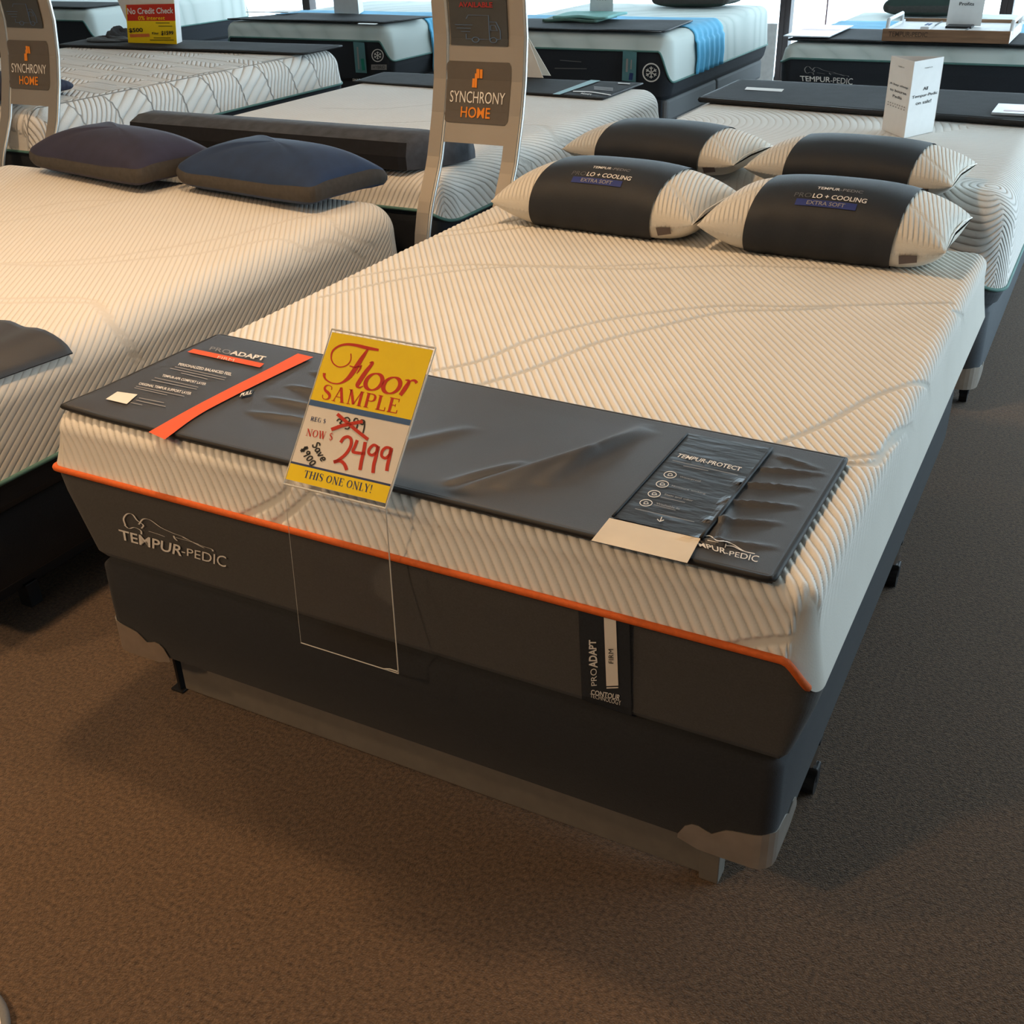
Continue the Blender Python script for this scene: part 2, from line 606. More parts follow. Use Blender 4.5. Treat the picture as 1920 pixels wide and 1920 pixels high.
# serif capitals drawn as thick and thin strokes, cap height 1
TK, TN = 0.17, 0.055
SERIF = {
    'T': (0.80, [([(.40, 0), (.40, .98)], TK), ([(.03, .97), (.77, .97)], TN), ([(.06, .98), (.06, .76)], .06), ([(.74, .98), (.74, .76)], .06), ([(.24, .02), (.56, .02)], .04)]),
    'H': (0.90, [([(.18, 0), (.18, 1)], TK), ([(.72, 0), (.72, 1)], TK), ([(.18, .52), (.72, .52)], TN)] + [([(c - .16, y), (c + .16, y)], .04) for c in (.18, .72) for y in (.02, .98)]),
    'I': (0.42, [([(.21, 0), (.21, 1)], TK), ([(.04, .02), (.38, .02)], .04), ([(.04, .98), (.38, .98)], .04)]),
    'S': (0.66, [([(.55, .72), (.53, .9), (.36, .98), (.18, .93), (.11, .76), (.2, .6), (.42, .46), (.54, .3), (.5, .1), (.32, .02), (.14, .08), (.09, .28)], [.05, .05, .05, .09, .13, .17, .19, .17, .11, .05, .05, .05])]),
    'O': (0.88, None),
    'N': (0.92, [([(.17, 0), (.17, 1)], TN), ([(.75, 0), (.75, 1)], TN), ([(.15, 1), (.75, 0)], TK), ([(.03, .02), (.31, .02)], .04), ([(.02, .98), (.2, .98)], .04), ([(.61, .98), (.89, .98)], .04)]),
    'E': (0.74, [([(.2, 0), (.2, 1)], TK), ([(.05, .97), (.66, .97)], TN), ([(.05, .03), (.68, .03)], TN), ([(.2, .52), (.5, .52)], TN), ([(.65, .98), (.65, .78)], .05), ([(.67, .02), (.67, .24)], .05), ([(.5, .62), (.5, .42)], .04)]),
    'L': (0.70, [([(.2, 0), (.2, 1)], TK), ([(.05, .98), (.36, .98)], .04), ([(.05, .03), (.64, .03)], TN), ([(.63, .02), (.63, .27)], .05)]),
    'Y': (0.84, [([(.42, 0), (.42, .48)], TK), ([(.12, 1), (.43, .44)], TK), ([(.70, 1), (.43, .44)], TN), ([(.02, .98), (.3, .98)], .04), ([(.58, .98), (.84, .98)], .04), ([(.26, .02), (.58, .02)], .04)]),
    'A': (0.86, [([(.42, 1), (.14, 0)], TN), ([(.42, 1), (.70, 0)], TK), ([(.24, .34), (.58, .34)], .05), ([(.02, .02), (.26, .02)], .04), ([(.54, .02), (.86, .02)], .04)]),
    'M': (1.08, [([(.18, 0), (.18, 1)], TN), ([(.18, 1), (.52, .05)], TK), ([(.52, .05), (.86, 1)], TN), ([(.88, 0), (.88, 1)], TK), ([(.04, .02), (.32, .02)], .04), ([(.72, .02), (1.04, .02)], .04), ([(.04, .98), (.2, .98)], .04), ([(.86, .98), (1.04, .98)], .04)]),
    'P': (0.74, [([(.2, 0), (.2, 1)], TK), ([(.2, .97), (.48, .96), (.63, .86), (.64, .64), (.5, .5), (.2, .48)], [.05, .07, .14, .14, .07, .05]), ([(.05, .02), (.38, .02)], .04), ([(.05, .98), (.2, .98)], .04)]),
    'R': (0.84, [([(.2, 0), (.2, 1)], TK), ([(.2, .97), (.48, .96), (.62, .86), (.62, .66), (.5, .54), (.2, .52)], [.05, .07, .14, .14, .07, .05]), ([(.42, .52), (.74, .02)], TK), ([(.05, .02), (.36, .02)], .04), ([(.05, .98), (.2, .98)], .04), ([(.66, .02), (.84, .02)], .04)]),
    'G': (0.84, [([(.68, .74), (.6, .93), (.42, .98), (.2, .86), (.12, .5), (.2, .14), (.42, .02), (.6, .08), (.68, .2)], [.05, .05, .06, .13, .17, .13, .06, .05, .05]), ([(.69, .02), (.69, .42)], .13), ([(.52, .43), (.82, .43)], .04)]),
    'W': (1.14, [([(.12, 1), (.36, 0)], TK), ([(.36, 0), (.56, .95)], TN), ([(.52, 1), (.78, 0)], TK), ([(.78, 0), (1.0, 1)], TN), ([(.0, .98), (.26, .98)], .04), ([(.42, .98), (.68, .98)], .04), ([(.88, .98), (1.12, .98)], .04)]),
    '$': (0.62, [([(.5, .74), (.46, .88), (.3, .92), (.15, .84), (.15, .64), (.42, .46), (.5, .26), (.38, .1), (.2, .09), (.1, .26)], [.05, .05, .06, .1, .13, .15, .13, .07, .05, .05]), ([(.31, -.08), (.31, 1.06)], .04)]),
    '!': (0.34, [([(.17, .3), (.17, 1)], [.05, .17]), ([(.17, .0), (.17, .13)], .14)]),
    ' ': (0.38, []),
}


def serif2d(s, track=0.04):
    ms, x = [], 0.0
    for ch in s:
        adv, st = SERIF[ch]
        if ch == 'O':
            v, f = ring2d(x + .43, .5, .33, .45, .15, 30, thin=0.35)
            ms.append((v, f))
        else:
            for p, w in st:
                pp = [(x + a, b) for a, b in p]
                ms.append(stroke2d(pp, w, smooth=len(pp) > 2))
        x += adv + track
    v, f = join2d(ms)
    v = v / np.array([x - track, 1.0])
    return v, f


def pix_serif(s, TL, TR, BR, BL):
    v, f = serif2d(s)
    return quad_map(TL, TR, BR, BL)(v), f


# reclining sleeper outline used above the word mark, unit box (y up)
FIGURE = [
    [(.02, .30), (.00, .62), (.04, .92), (.10, .96), (.15, .72), (.22, .55), (.20, .34)],
    [(.01, .30), (.06, .18), (.12, .30), (.19, .22), (.20, .02)],
    [(.17, .52), (.22, .88), (.30, .92), (.42, .66), (.56, .50), (.66, .44), (.78, .22), (.90, .02)],
    [(.66, .40), (.74, .30), (.86, .14), (.98, .06), (1.0, -.08)],
    [(.28, .28), (.38, .24), (.46, .18)],
    [(.56, .36), (.57, .22), (.60, .10)],
    [(.56, .28), (.70, .26), (.84, .20)],
]


def figure_pix(TL, TR, BR, BL, w=0.022):
    qm = quad_map(TL, TR, BR, BL)
    ms = []
    for s in FIGURE:
        v, f = stroke2d(s, w)
        ms.append((v, f))
    v, f = join2d(ms)
    return qm(v), f


# ------------------------------------------------------------------ room shell
def struct(name, v, f, m, parent=None):
    if parent is None:
        return solo(name, v, f, m, kind='structure')
    return part(name, v, f, m, parent)


struct('floor', *boxv(XL, XR, YF, YW, -0.1, 0.0), M_CARPET)
struct('ceiling', *boxv(XL, XR, YF, YW, ZC, ZC + 0.1), M_CEIL)
struct('wall_left', *boxv(XL - 0.1, XL, YF, YW, 0, ZC), M_WALL)
struct('wall_front', *boxv(XL - 0.1, XR + 0.1, YF - 0.1, YF, 0, ZC), M_WALL)
struct('wall_back', *join(boxv(XL - 0.1, XR + 0.1, YW, YW + 0.15, 2.75, ZC), boxv(XL - 0.1, -9.2, YW, YW + 0.15, 0, 2.75),
                          boxv(5.8, XR + 0.1, YW, YW + 0.15, 0, 2.75), boxv(-9.2, 5.8, YW, YW + 0.15, 0, 0.06)), M_WALL)
struct('wall_right', *join(boxv(XR, XR + 0.15, YF, YW, 2.75, ZC), boxv(XR, XR + 0.15, YF, 1.76, 0, 2.75),
                           boxv(XR, XR + 0.15, 8.8, YW, 0, 2.75), boxv(XR, XR + 0.15, 1.76, 8.8, 0, 0.12)), M_WALL)
# back shop-front windows
xs = [-9.2, -7.6, -6.45, -4.6, -2.9, -1.10, 0.75, 2.5, 4.2, 5.8]
for i in range(len(xs) - 1):
    a, b = xs[i], xs[i + 1]
    w = solo('window_%d' % (i + 1), *boxv(a + 0.05, b - 0.05, YW + 0.06, YW + 0.068, 0.08, 2.73), M_PANE, kind='structure')
    part('window_frame', *join(bevbox(a - 0.0, a + 0.05, YW, YW + 0.12, 0.06, 2.75, 0.004), bevbox(b - 0.05, b, YW, YW + 0.12, 0.06, 2.75, 0.004),
                               bevbox(a + 0.05, b - 0.05, YW, YW + 0.12, 0.06, 0.09, 0.004), bevbox(a + 0.05, b - 0.05, YW, YW + 0.12, 2.70, 2.75, 0.004)), M_MULL, w)
part('window_bar', *boxv(-0.745, -0.735, YW + 0.05, YW + 0.08, 0.09, 2.7), mat('red_brown_bar', (0.12, 0.05, 0.05), 0.5), bpy.data.objects['window_6'])
ysr = [1.76, 3.52, 5.28, 7.04, 8.8]
for i in range(len(ysr) - 1):
    a, b = ysr[i], ysr[i + 1]
    w = solo('window_%d' % (i + 20), *boxv(XR + 0.06, XR + 0.068, a + 0.05, b - 0.05, 0.14, 2.73), M_PANE, kind='structure')
    part('window_frame', *join(bevbox(XR, XR + 0.12, a, a + 0.05, 0.12, 2.75, 0.004), bevbox(XR, XR + 0.12, b - 0.05, b, 0.12, 2.75, 0.004)), M_MULL, w)
# pavement beyond the glass
struct('ground_outside', *boxv(-16, 12, YW + 0.15, YW + 12, -0.2, -0.1), mat('pale_pavement', (0.75, 0.75, 0.74), 0.9))


# ------------------------------------------------------------------ mattresses and bases
def perimeter(x0, x1, y0, y1, R, n=10, step=0.12):
    """points, outward normals and side weight (1 on the long sides) round a rounded rectangle, from the foot-left corner"""
    P, Nn, W = [], [], []
    cs = [(x0 + R, y0 + R, math.pi, 1.5 * math.pi), (x1 - R, y0 + R, 1.5 * math.pi, 2 * math.pi),
          (x1 - R, y1 - R, 0, 0.5 * math.pi), (x0 + R, y1 - R, 0.5 * math.pi, math.pi)]
    for k, (cx, cy, a0, a1) in enumerate(cs):
        for i in range(n + 1):
            a = a0 + (a1 - a0) * i / n
            c, s = math.cos(a), math.sin(a)
            P.append((cx + R * c, cy + R * s))
            Nn.append((c, s))
            W.append(abs(c) ** 1.0)
        nx_, ny_ = cs[(k + 1) % 4][:2]
        a = a1
        ex, ey = cx + R * math.cos(a), cy + R * math.sin(a)
        fx, fy = nx_ + R * math.cos(a), ny_ + R * math.sin(a)
        d = math.hypot(fx - ex, fy - ey)
        m = max(2, int(d / step))
        for i in range(1, m):
            t = i / m
            P.append((ex + (fx - ex) * t, ey + (fy - ey) * t))
            Nn.append((math.cos(a), math.sin(a)))
            W.append(abs(math.cos(a)))
    return np.array(P), np.array(Nn), smoothstep(0, 1, np.array(W))


def band(P, Nn, levels):
    """levels: list of (offset array/number, z array/number) from top to bottom; closed at the bottom"""
    m = len(P)
    V = []
    for off, z in levels:
        off = np.broadcast_to(np.asarray(off, float), (m,))
        z = np.broadcast_to(np.asarray(z, float), (m,))
        V.append(np.column_stack([P + Nn * off[:, None], z]))
    Fc = []
    for k in range(len(levels) - 1):
        for i in range(m):
            j = (i + 1) % m
            Fc.append((k * m + j, k * m + i, (k + 1) * m + i, (k + 1) * m + j))
    Fc.append(tuple((len(levels) - 1) * m + i for i in range(m - 1, -1, -1)))
    Fc.append(tuple(i for i in range(m)))
    return np.vstack(V), Fc


class Bed:
    pass


def seg_dist(U, V, lines):
    d = np.full(U.shape, 9.0)
    for ln in lines:
        C = catmull(ln, 5)
        for a, b in zip(C[:-1], C[1:]):
            ab = b - a
            l2 = ab @ ab + 1e-12
            t = np.clip(((U - a[0]) * ab[0] + (V - a[1]) * ab[1]) / l2, 0, 1)
            dd = np.hypot(U - a[0] - t * ab[0], V - a[1] - t * ab[1])
            d = np.minimum(d, dd)
    return d


def make_mattress(x0, x1, y0, y1, ztop, zf, zs, zbot, label, R=0.075, Rc=0.09, flare=0.02, res=0.02, qfun=None, ampfun=None,
                  seams=None, displace=0.0, cap_mat=None, low_mat=None, pipe_mat=None, pipe_r=0.006, low_in=0.02, droop=0.0,
                  group=None, zb=None, rip=None, seam_w=0.006, side_tuck=0.0, left_f=1.0):
    B = Bed()
    B.x0, B.x1, B.y0, B.y1, B.ztop, B.zf, B.zs, B.R = x0, x1, y0, y1, ztop, zf, zs, R
    W, Ln = x1 - x0, y1 - y0
    root = thing('mattress', label, 'mattress', ((x0 + x1) / 2, (y0 + y1) / 2, zbot), group)
    B.root = root
    Rz = min(R, (ztop - zf) * 0.7)
    # arc length of the edge rounding and of the skirt
    arc = 0.5 * math.pi * math.sqrt((R * R + Rz * Rz) / 2)
    df = arc + (ztop - zf - Rz)
    B.arc, B.df = arc, df
    nu = int((W - 2 * R + 2 * df) / res) + 1
    nv = int((Ln - 2 * R + 2 * df) / res) + 1
    U = np.linspace(-df, W - 2 * R + df, nu)
    Vv = np.linspace(-df, Ln - 2 * R + df, nv)
    U, Vv = np.meshgrid(U, Vv, indexing='ij')
    a = np.maximum(0, np.maximum(-U, U - (W - 2 * R)))
    b = np.maximum(0, np.maximum(-Vv, Vv - (Ln - 2 * R)))
    sx = np.where(U < 0, -1.0, 1.0)
    sy = np.where(Vv < 0, -1.0, 1.0)
    r = np.maximum(a, b)
    ph = np.where(a >= b, 1 - 0.5 * b / (a + 1e-9), 0.5 * a / (b + 1e-9)) * (math.pi / 2)   # 0: foot/head, pi/2: side
    ph = np.where(r <= 0, 0, ph)
    ws = smoothstep(0, 1, np.sin(ph))
    zl = zf + (zs - zf) * ws * np.where(sx > 0, 1.0, left_f)
    tau = np.minimum(r / arc, 1.0)
    s = np.clip((r - arc) / (df - arc), 0, 1)
    th = tau * math.pi / 2
    out = R * np.sin(th) + flare * s ** 1.3
    down = Rz * (1 - np.cos(th)) + s * (ztop - Rz - zl)
    cx = np.clip(U, 0, W - 2 * R) + x0 + R
    cy = np.clip(Vv, 0, Ln - 2 * R) + y0 + R
    dx, dy = np.sin(ph) * sx, np.cos(ph) * sy
    # softened plan corners are narrower than the straight sides by nature of the sweep
    X = cx + dx * out
    Y = cy + dy * out
    Z = ztop - down
    # normals in the (out, up) plane
    on = np.where(r < arc, np.sin(th), 1.0)
    un = np.where(r < arc, np.cos(th), 0.12)
    Nx, Ny, Nz = dx * on, dy * on, un
    # unfolded pattern coordinates in metres measured from the foot-left corner
    PU = U + R
    PV = Vv + R
    B.PU0 = 0.0
    q = qfun(PU, PV) if qfun else PU * 0
    amp = ampfun(PU, PV, a, b, r) if ampfun else np.ones_like(PU)
    if seams:
        d = seg_dist(PU, PV, seams)
        amp = amp * smoothstep(seam_w * 0.6, seam_w * 1.25, d)
    if displace > 0:
        fr = np.abs((q - np.floor(q)) * 2 - 1)
        h = displace * ((1 - fr ** 2.6) * amp - 0.5)
        X, Y, Z = X + Nx * h, Y + Ny * h, Z + Nz * h
    # soft settling of the top
    Z = Z + 0.004 * np.sin(PU * 4.1 + 0.6) * np.sin(PV * 3.3) * (r <= 0)* 0
    P = np.stack([X, Y, Z], -1)
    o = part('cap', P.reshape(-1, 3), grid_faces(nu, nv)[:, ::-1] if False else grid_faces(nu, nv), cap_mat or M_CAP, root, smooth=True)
    me = o.data
    for nm, arr in (('q', q), ('amp', amp)):
        at = me.attributes.new(nm, 'FLOAT', 'POINT')
        at.data.foreach_set('value', arr.astype(np.float32).ravel())
    # lower band and piping follow the lower rim of the cap
    PR, NR, WS = perimeter(x0, x1, y0, y1, R, n=12, step=0.06)
    ZL = zf + (zs - zf) * WS * np.where(NR[:, 0] > 0, 1.0, left_f)
    LB = zbot if zb is None else zb
    o2 = part('lower_band', *band(PR, NR, [(flare - 0.004, ZL), (flare * 0.5, ZL * 0.75 + zbot * 0.25), (-low_in * 0.5, ZL * 0.3 + zbot * 0.7), (-low_in, np.minimum(ZL, zbot + 0.02)), (-low_in - 0.015, zbot)]),
              low_mat or M_CHAR, root, smooth=False)
    B.low = o2
    pp = np.column_stack([PR + NR * (flare + pipe_r * 0.3 - side_tuck * WS ** 4)[:, None], ZL]) if side_tuck else np.column_stack([PR + NR * (flare + pipe_r * 0.3), ZL])
    part('piping', *tube(pp, pipe_r, 8, closed=True), pipe_mat or M_TEAL, root, smooth=True)
    B.zbot = zbot
    return B


def unf(B, px, py):
    """photo pixel on the mattress surface -> pattern coordinates"""
    p = hit(px, py, z=B.ztop)
    W = B.x1 - B.x0
    if p[0] > B.x1 - B.R * 0.5:
        p2 = hit(px, py, x=B.x1)
        if p2[2] < B.ztop:
            return (W - B.R + B.arc * 0.55 + max(0, (B.ztop - 0.045) - p2[2]), p2[1] - B.y0)
    if p[1] < B.y0 + 0.02:
        p2 = hit(px, py, y=B.y0)
        return (p2[0] - B.x0, B.R - B.arc * 0.6 - max(0, B.ztop - 0.04 - p2[2]))
    return (p[0] - B.x0, p[1] - B.y0)


def proto(x0, x1, y0, y1, ztop, R=0.075):
    B = Bed()
    B.x0, B.x1, B.y0, B.y1, B.ztop, B.R = x0, x1, y0, y1, ztop, R
    B.arc = 0.5 * math.pi * R
    return B


def make_box(x0, x1, y0, y1, z0, z1, label, material=None, R=0.05, guards=True, group=None, name='box_spring', cat='box spring', split=None):
    root = thing(name, label, cat, ((x0 + x1) / 2, (y0 + y1) / 2, z0), group)
    P, Nn, _ = perimeter(x0, x1, y0, y1, R, n=8, step=0.15)
    part('body', *band(P, Nn, [(-0.012, z1 - 0.001), (0.0, z1 - 0.012), (0.002, (z0 + z1) / 2), (0, z0 + 0.012), (-0.012, z0)]), material or M_BOX, root, smooth=True)
    return root


def guard(root, x, y, sx, sy, z0, h=0.075, ln=0.13, R=0.05):
    """stamped steel corner guard wrapped round a bottom corner; sx, sy point out of the box"""
    n = 26
    top, bot = [], []
    tot = 2 * ln + 0.5 * math.pi * R
    for i in range(n + 1):
        s = i / n * tot
        cx, cy = x - sx * R, y - sy * R
        if s < ln:
            px, py = cx - sx * (ln - s) + 0 * 0, y + sy * 0.003
        elif s < ln + 0.5 * math.pi * R:
            a = (s - ln) / R
            px, py = cx + sx * (R + 0.003) * math.sin(a), cy + sy * (R + 0.003) * math.cos(a)
        else:
            px, py = x + sx * 0.003, cy - sy * (s - ln - 0.5 * math.pi * R)
        t = abs(i / n * 2 - 1)
        zt = z0 + h * (0.55 + 0.45 * (1 - t) ** 0.8 - 0.20 * math.exp(-((t - 0.62) / 0.10) ** 2))
        if t > 0.9:
            zt = z0 + h * (0.55 - 0.55 * ((t - 0.9) / 0.1) ** 2 * 0.6)
        top.append((px, py, zt))
        zb = z0 - 0.004 + (0.012 * max(0, (t - 0.75) / 0.25))
        bot.append((px, py, zb))
    V = top + bot
    k = n + 1
    Fc = [(i, i + 1, k + i + 1, k + i) for i in range(n)]
    o = part('corner_guard', V, Fc, M_STEEL, root, smooth=False, label='shiny stamped steel corner guard')
    sm = o.modifiers.new('t', 'SOLIDIFY')
    sm.thickness = 0.0016
    sm.offset = 1
    return o


def caster(root, x, y, z1):
    part('leg', *tube([(x, y, 0.06), (x, y, z1)], 0.010, 10), M_CHROME, root)
    part('caster', *join(tube([(x - 0.012, y, 0.028), (x + 0.014, y, 0.028)], 0.028, 16), bevbox(x - 0.016, x + 0.016, y - 0.012, y + 0.02, 0.03, 0.066, 0.004)), M_BLACK, root, smooth=False)


PITCHR = 0.0158
DIRN = np.array([0.815, 0.58]) / PITCHR


def q_diag(U, V):
    return U * DIRN[0] + V * DIRN[1]


# ---------------- main mattress
A = proto(0.0, 1.53, 0.0, 1.87, 0.715, R=0.036)
s4 = 1920 / 760
c4 = lambda *p: [(600 + a / s4, 360 + b / s4) for a, b in p]
e7 = lambda *p: [(1400 + a / 3, 600 + b / 3) for a, b in p]
sA = []
for L_ in [c4((530, 850), (760, 800), (1000, 700), (1300, 620), (1600, 570), (1920, 540)) + [(1500, 575), (1700, 570), (1785, 568)],
           c4((740, 920), (1000, 840), (1300, 720), (1600, 640), (1920, 570)) + [(1480, 582), (1560, 577)],
           c4((0, 500), (300, 430), (600, 380), (900, 355), (1200, 360), (1500, 365), (1920, 350)) + [(1560, 503)],
           c4((150, 405), (400, 365), (700, 345), (1000, 350), (1300, 352), (1600, 340)),
           c4((500, 215), (800, 190), (1000, 160), (1150, 120)), c4((480, 195), (700, 175), (950, 130)),
           e7((100, 735), (200, 690), (450, 580), (700, 440), (900, 365)),
           e7((560, 780), (750, 750), (850, 690), (930, 675), (1040, 720)),
           [(1540, 865), (1640, 866), (1690, 840), (1720, 838), (1740, 848)],
           [(1700, 722), (1735, 735), (1755, 790), (1760, 812)],
           [(1792, 580), (1800, 640), (1804, 700)], [(1799, 580), (1812, 640), (1820, 672)]]:
    sA.append([unf(A, *p) for p in L_])
# seams rolling over the foot edge
sA += [[(0.60, 0.02), (0.585, -0.03), (0.50, -0.085), (0.416, -0.13)], [(0.66, 0.0), (0.60, -0.06), (0.52, -0.12), (0.46, -0.16)],
       [(1.36, -0.115), (1.45, -0.075), (1.53, -0.05)], [(1.40, -0.15), (1.47, -0.11), (1.53, -0.09)]]


def amp_main(U, V, a, b, r):
    side = np.where(a > b, smoothstep(0.035, 0.085, a), 0)
    corner = smoothstep(0.30, 0.10, U) * smoothstep(0.0, -0.06, V) * 0.5
    both = smoothstep(0.004, 0.03, np.minimum(a, b))
    return np.clip(1 - side, 0, 1) * (1 - corner) * (1 - both)


A = make_mattress(0.0, 1.53, 0.0, 1.87, 0.715, 0.612, 0.545, 0.378, 'white ribbed mattress with orange piping and charcoal lower band, nearest bed', R=0.036,
                  flare=0.022, res=0.0033, qfun=q_diag, ampfun=amp_main, seams=sA, displace=0.0042, cap_mat=M_CAP_DEEP, low_mat=M_CHAR,
                  pipe_mat=M_ORANGE, pipe_r=0.0065, seam_w=0.0075, side_tuck=0.022, left_f=0.1)
BXA = make_box(0.03, 1.505, 0.01, 1.86, 0.160, 0.378, 'black box spring under the orange piped mattress', R=0.03)
for x_, y_, sx_, sy_ in ((0.03, 0.01, -1, -1), (1.505, 0.01, 1, -1)):
    guard(BXA, x_, y_, sx_, sy_, 0.157, R=0.03)
FRA = thing('bedstead', 'low taupe metal bed frame on casters under the black box spring of the nearest bed', 'bedstead', (0.75, 0.96, 0.0))
part('foot_rail', *bevbox(0.125, 1.385, 0.088, 0.094, 0.012, 0.150, 0.002), M_RAIL, FRA)
part('rail_leg', *bevbox(1.365, 1.402, 0.085, 0.125, 0.0, 0.156, 0.002), M_RAIL, FRA)
part('rail_leg', *bevbox(0.104, 0.112, 0.085, 0.105, 0.0, 0.156, 0.001), M_BLACK, FRA)
part('rail_foot', *bevbox(0.085, 0.120, 0.080, 0.110, 0.0, 0.006, 0.001), M_BLACK, FRA)
part('side_rail', *bevbox(0.098, 0.112, 0.125, 1.80, 0.125, 0.158, 0.002), M_RAIL, FRA)
part('side_rail', *bevbox(1.385, 1.400, 0.125, 1.80, 0.125, 0.158, 0.002), M_RAIL, FRA)
for y_ in (0.40, 1.24):
    part('cross_arm', *bevbox(1.37, 1.50, y_ - 0.012, y_ + 0.012, 0.128, 0.150, 0.002), M_BLACK, FRA)
    caster(FRA, 1.487, y_, 0.152)

# word mark, label on the charcoal foot band
fy = lambda px, py: hit(px, py, y=-0.0035)
LOWY = {}


def low_hit(px, py):
    # foot face of the lower band: leans in from piping to box
    yy = 0.0
    for _ in range(4):
        p = hit(px, py, y=yy)
        ztab = [0.30, 0.378, 0.398, 0.448, 0.5535, 0.612, 0.7]
        ytab = [0.035, 0.035, 0.02, 0.010, -0.013, -0.022, -0.022]
        yy = float(np.interp(p[2], ztab, ytab)) - 0.0022
    p = hit(px, py, y=yy)
    p[2] = max(p[2], 0.381)
    return p


s58 = 560 / 1920
k4 = lambda a, b: (80 + a * s58, 880 + b * s58)
LG = A.low
decal('word_mark', join2d([pix_text('TEMPUR', k4(487, 385), k4(905, 495), k4(893, 560), k4(500, 450), bold=0.028),
                           pix_text('-PEDIC', k4(893, 500), k4(1180, 560), k4(1178, 632), k4(893, 545), bold=0.0)]), low_hit, M_WHITE_TX, A.root)
decal('sleeper_emblem', figure_pix(k4(520, 270), k4(1095, 430), k4(1095, 520), k4(520, 395), 0.018), low_hit, M_WHITE_TX, A.root)
s6 = 600 / 1920
k6 = lambda a, b: (1000 + a * s6, 1080 + b * s6)
lab = decal('label_panel', dense([k6(272, 205), k6(578, 272), k6(593, 880), k6(295, 795)], 3, 14), lambda a, b: low_hit(a, b) + np.array([0, -0.0012, 0]), M_NAVY, A.root)


def low_hit2(px, py):
    p = low_hit(px, py)
    return p + np.array([0, -0.0028, 0])


def low_hit3(px, py):
    p = low_hit(px, py)
    return p + np.array([0, -0.0042, 0])


decal('label_strip', dense([k6(427, 243), k6(500, 262), k6(514, 652), k6(442, 655)], 2, 10), low_hit2, M_PAPER_W, lab)
decal('label_strip', dense([k6(443, 662), k6(514, 660), k6(514, 667), k6(443, 670)], 2, 1), low_hit2, M_PAPER_W, lab)
decal('label_text', pix_text('FIRM', k6(458, 515), k6(456, 430), k6(486, 430), k6(486, 517)), low_hit3, M_INK, lab)
decal('label_text', join2d([pix_text('ADAPT', k6(337, 545), k6(337, 378), k6(380, 378), k6(390, 545), bold=0.03), pix_text('PRO', k6(352, 655), k6(345, 552), k6(385, 548), k6(385, 652))]), low_hit2, M_WHITE_TX, lab)
decal('label_text', join2d([pix_text('CONTOUR', k6(350, 675), k6(528, 708), k6(520, 742), k6(350, 705), bold=0.02), pix_text('TECHNOLOGY', k6(345, 700), k6(530, 742), k6(530, 772), k6(345, 722))]), low_hit2, M_WHITE_TX, lab)

# ------------------------------------------------------------------ foot mats
def make_footmat(corners, z, label, thick=0.009, nu=120, nv=44, wr=0.003, seed=0, wfun=None, name='foot_mat', cat='mat', group=None, material=None):
    """corners FL, FR, BR, BL (x, y); returns (object, height function)"""
    FL, FR, BR, BL = [np.array(c, float) for c in corners]
    u = np.linspace(0, 1, nu)[:, None]
    v = np.linspace(0, 1, nv)[None, :]
    XY = (FL * (1 - u[..., None]) + FR * u[..., None]) * (1 - v[..., None]) + (BL * (1 - u[..., None]) + BR * u[..., None]) * v[..., None]
    r = np.random.default_rng(seed)

    def wrinkle(uu, vv):
        uu = np.asarray(uu, float)
        vv = np.asarray(vv, float)
        h = 0 * uu + 0 * vv
        for k in range(6):
            fx, fyq, ph_ = K[k]
            h = h + np.sin(fx * uu + fyq * vv + ph_) / 6
        h = wr * h
        if wfun is not None:
            h = h + wfun(uu, vv)
        return h
    K = [(r.uniform(3, 16), r.uniform(-7, 7), r.uniform(0, 6)) for _ in range(6)]
    H = wrinkle(u + 0 * v, v + 0 * u)
    ed = np.minimum(np.minimum(u, 1 - u) * 8, 1) * np.minimum(np.minimum(v, 1 - v) * 6, 1)
    Zm = z + thick + H * np.clip(ed + 0.25, 0, 1)
    P = np.concatenate([XY, Zm[..., None]], -1)
    root = thing(name, label, cat, (*(0.25 * (FL + FR + BR + BL)), z), group)
    part('fabric', *sheet(P, thick), material or M_MAT, root, smooth=True)
    loop = np.concatenate([P[:, 0], P[-1, 1:], P[::-1, -1][1:], P[0, ::-1][1:-1]]) - np.array([0, 0, thick * 0.45])
    part('edge_cord', *tube(loop[::2], thick * 0.52, 6, closed=True), M_MAT_EDGE, root, smooth=True)
    iu, iv = np.linspace(0, 1, nu), np.linspace(0, 1, nv)

    def hf(x, y):
        # invert the (nearly affine) bilinear map
        q = np.array([0.5, 0.5])
        for _ in range(6):
            uu, vv = q
            p = (FL * (1 - uu) + FR * uu) * (1 - vv) + (BL * (1 - uu) + BR * uu) * vv
            du = (FR - FL) * (1 - vv) + (BR - BL) * vv
            dv = (BL - FL) * (1 - uu) + (BR - FR) * uu
            q = q + np.linalg.solve(np.column_stack([du, dv]), np.array([x, y]) - p)
        a = np.clip(q[0], 0, 1) * (nu - 1)
        b = np.clip(q[1], 0, 1) * (nv - 1)
        i, j = min(int(a), nu - 2), min(int(b), nv - 2)
        fa, fb = a - i, b - j
        return float((Zm[i, j] * (1 - fa) + Zm[i + 1, j] * fa) * (1 - fb) + (Zm[i, j + 1] * (1 - fa) + Zm[i + 1, j + 1] * fa) * fb)
    return root, hf


def fold(uu, vv, u0, v0, du, dv, w, h):
    """one long soft crease from (u0,v0) in direction (du,dv)"""
    L2 = du * du + dv * dv
    t = np.clip(((uu - u0) * du + (vv - v0) * dv) / L2, 0, 1)
    d = np.hypot((uu - u0 - t * du) * 1.0, (vv - v0 - t * dv) * 0.32)
    return 1.45 * h * np.exp(-(d / w) ** 2) * np.sin(np.clip(t, 0.0, 1) * math.pi) ** 0.5


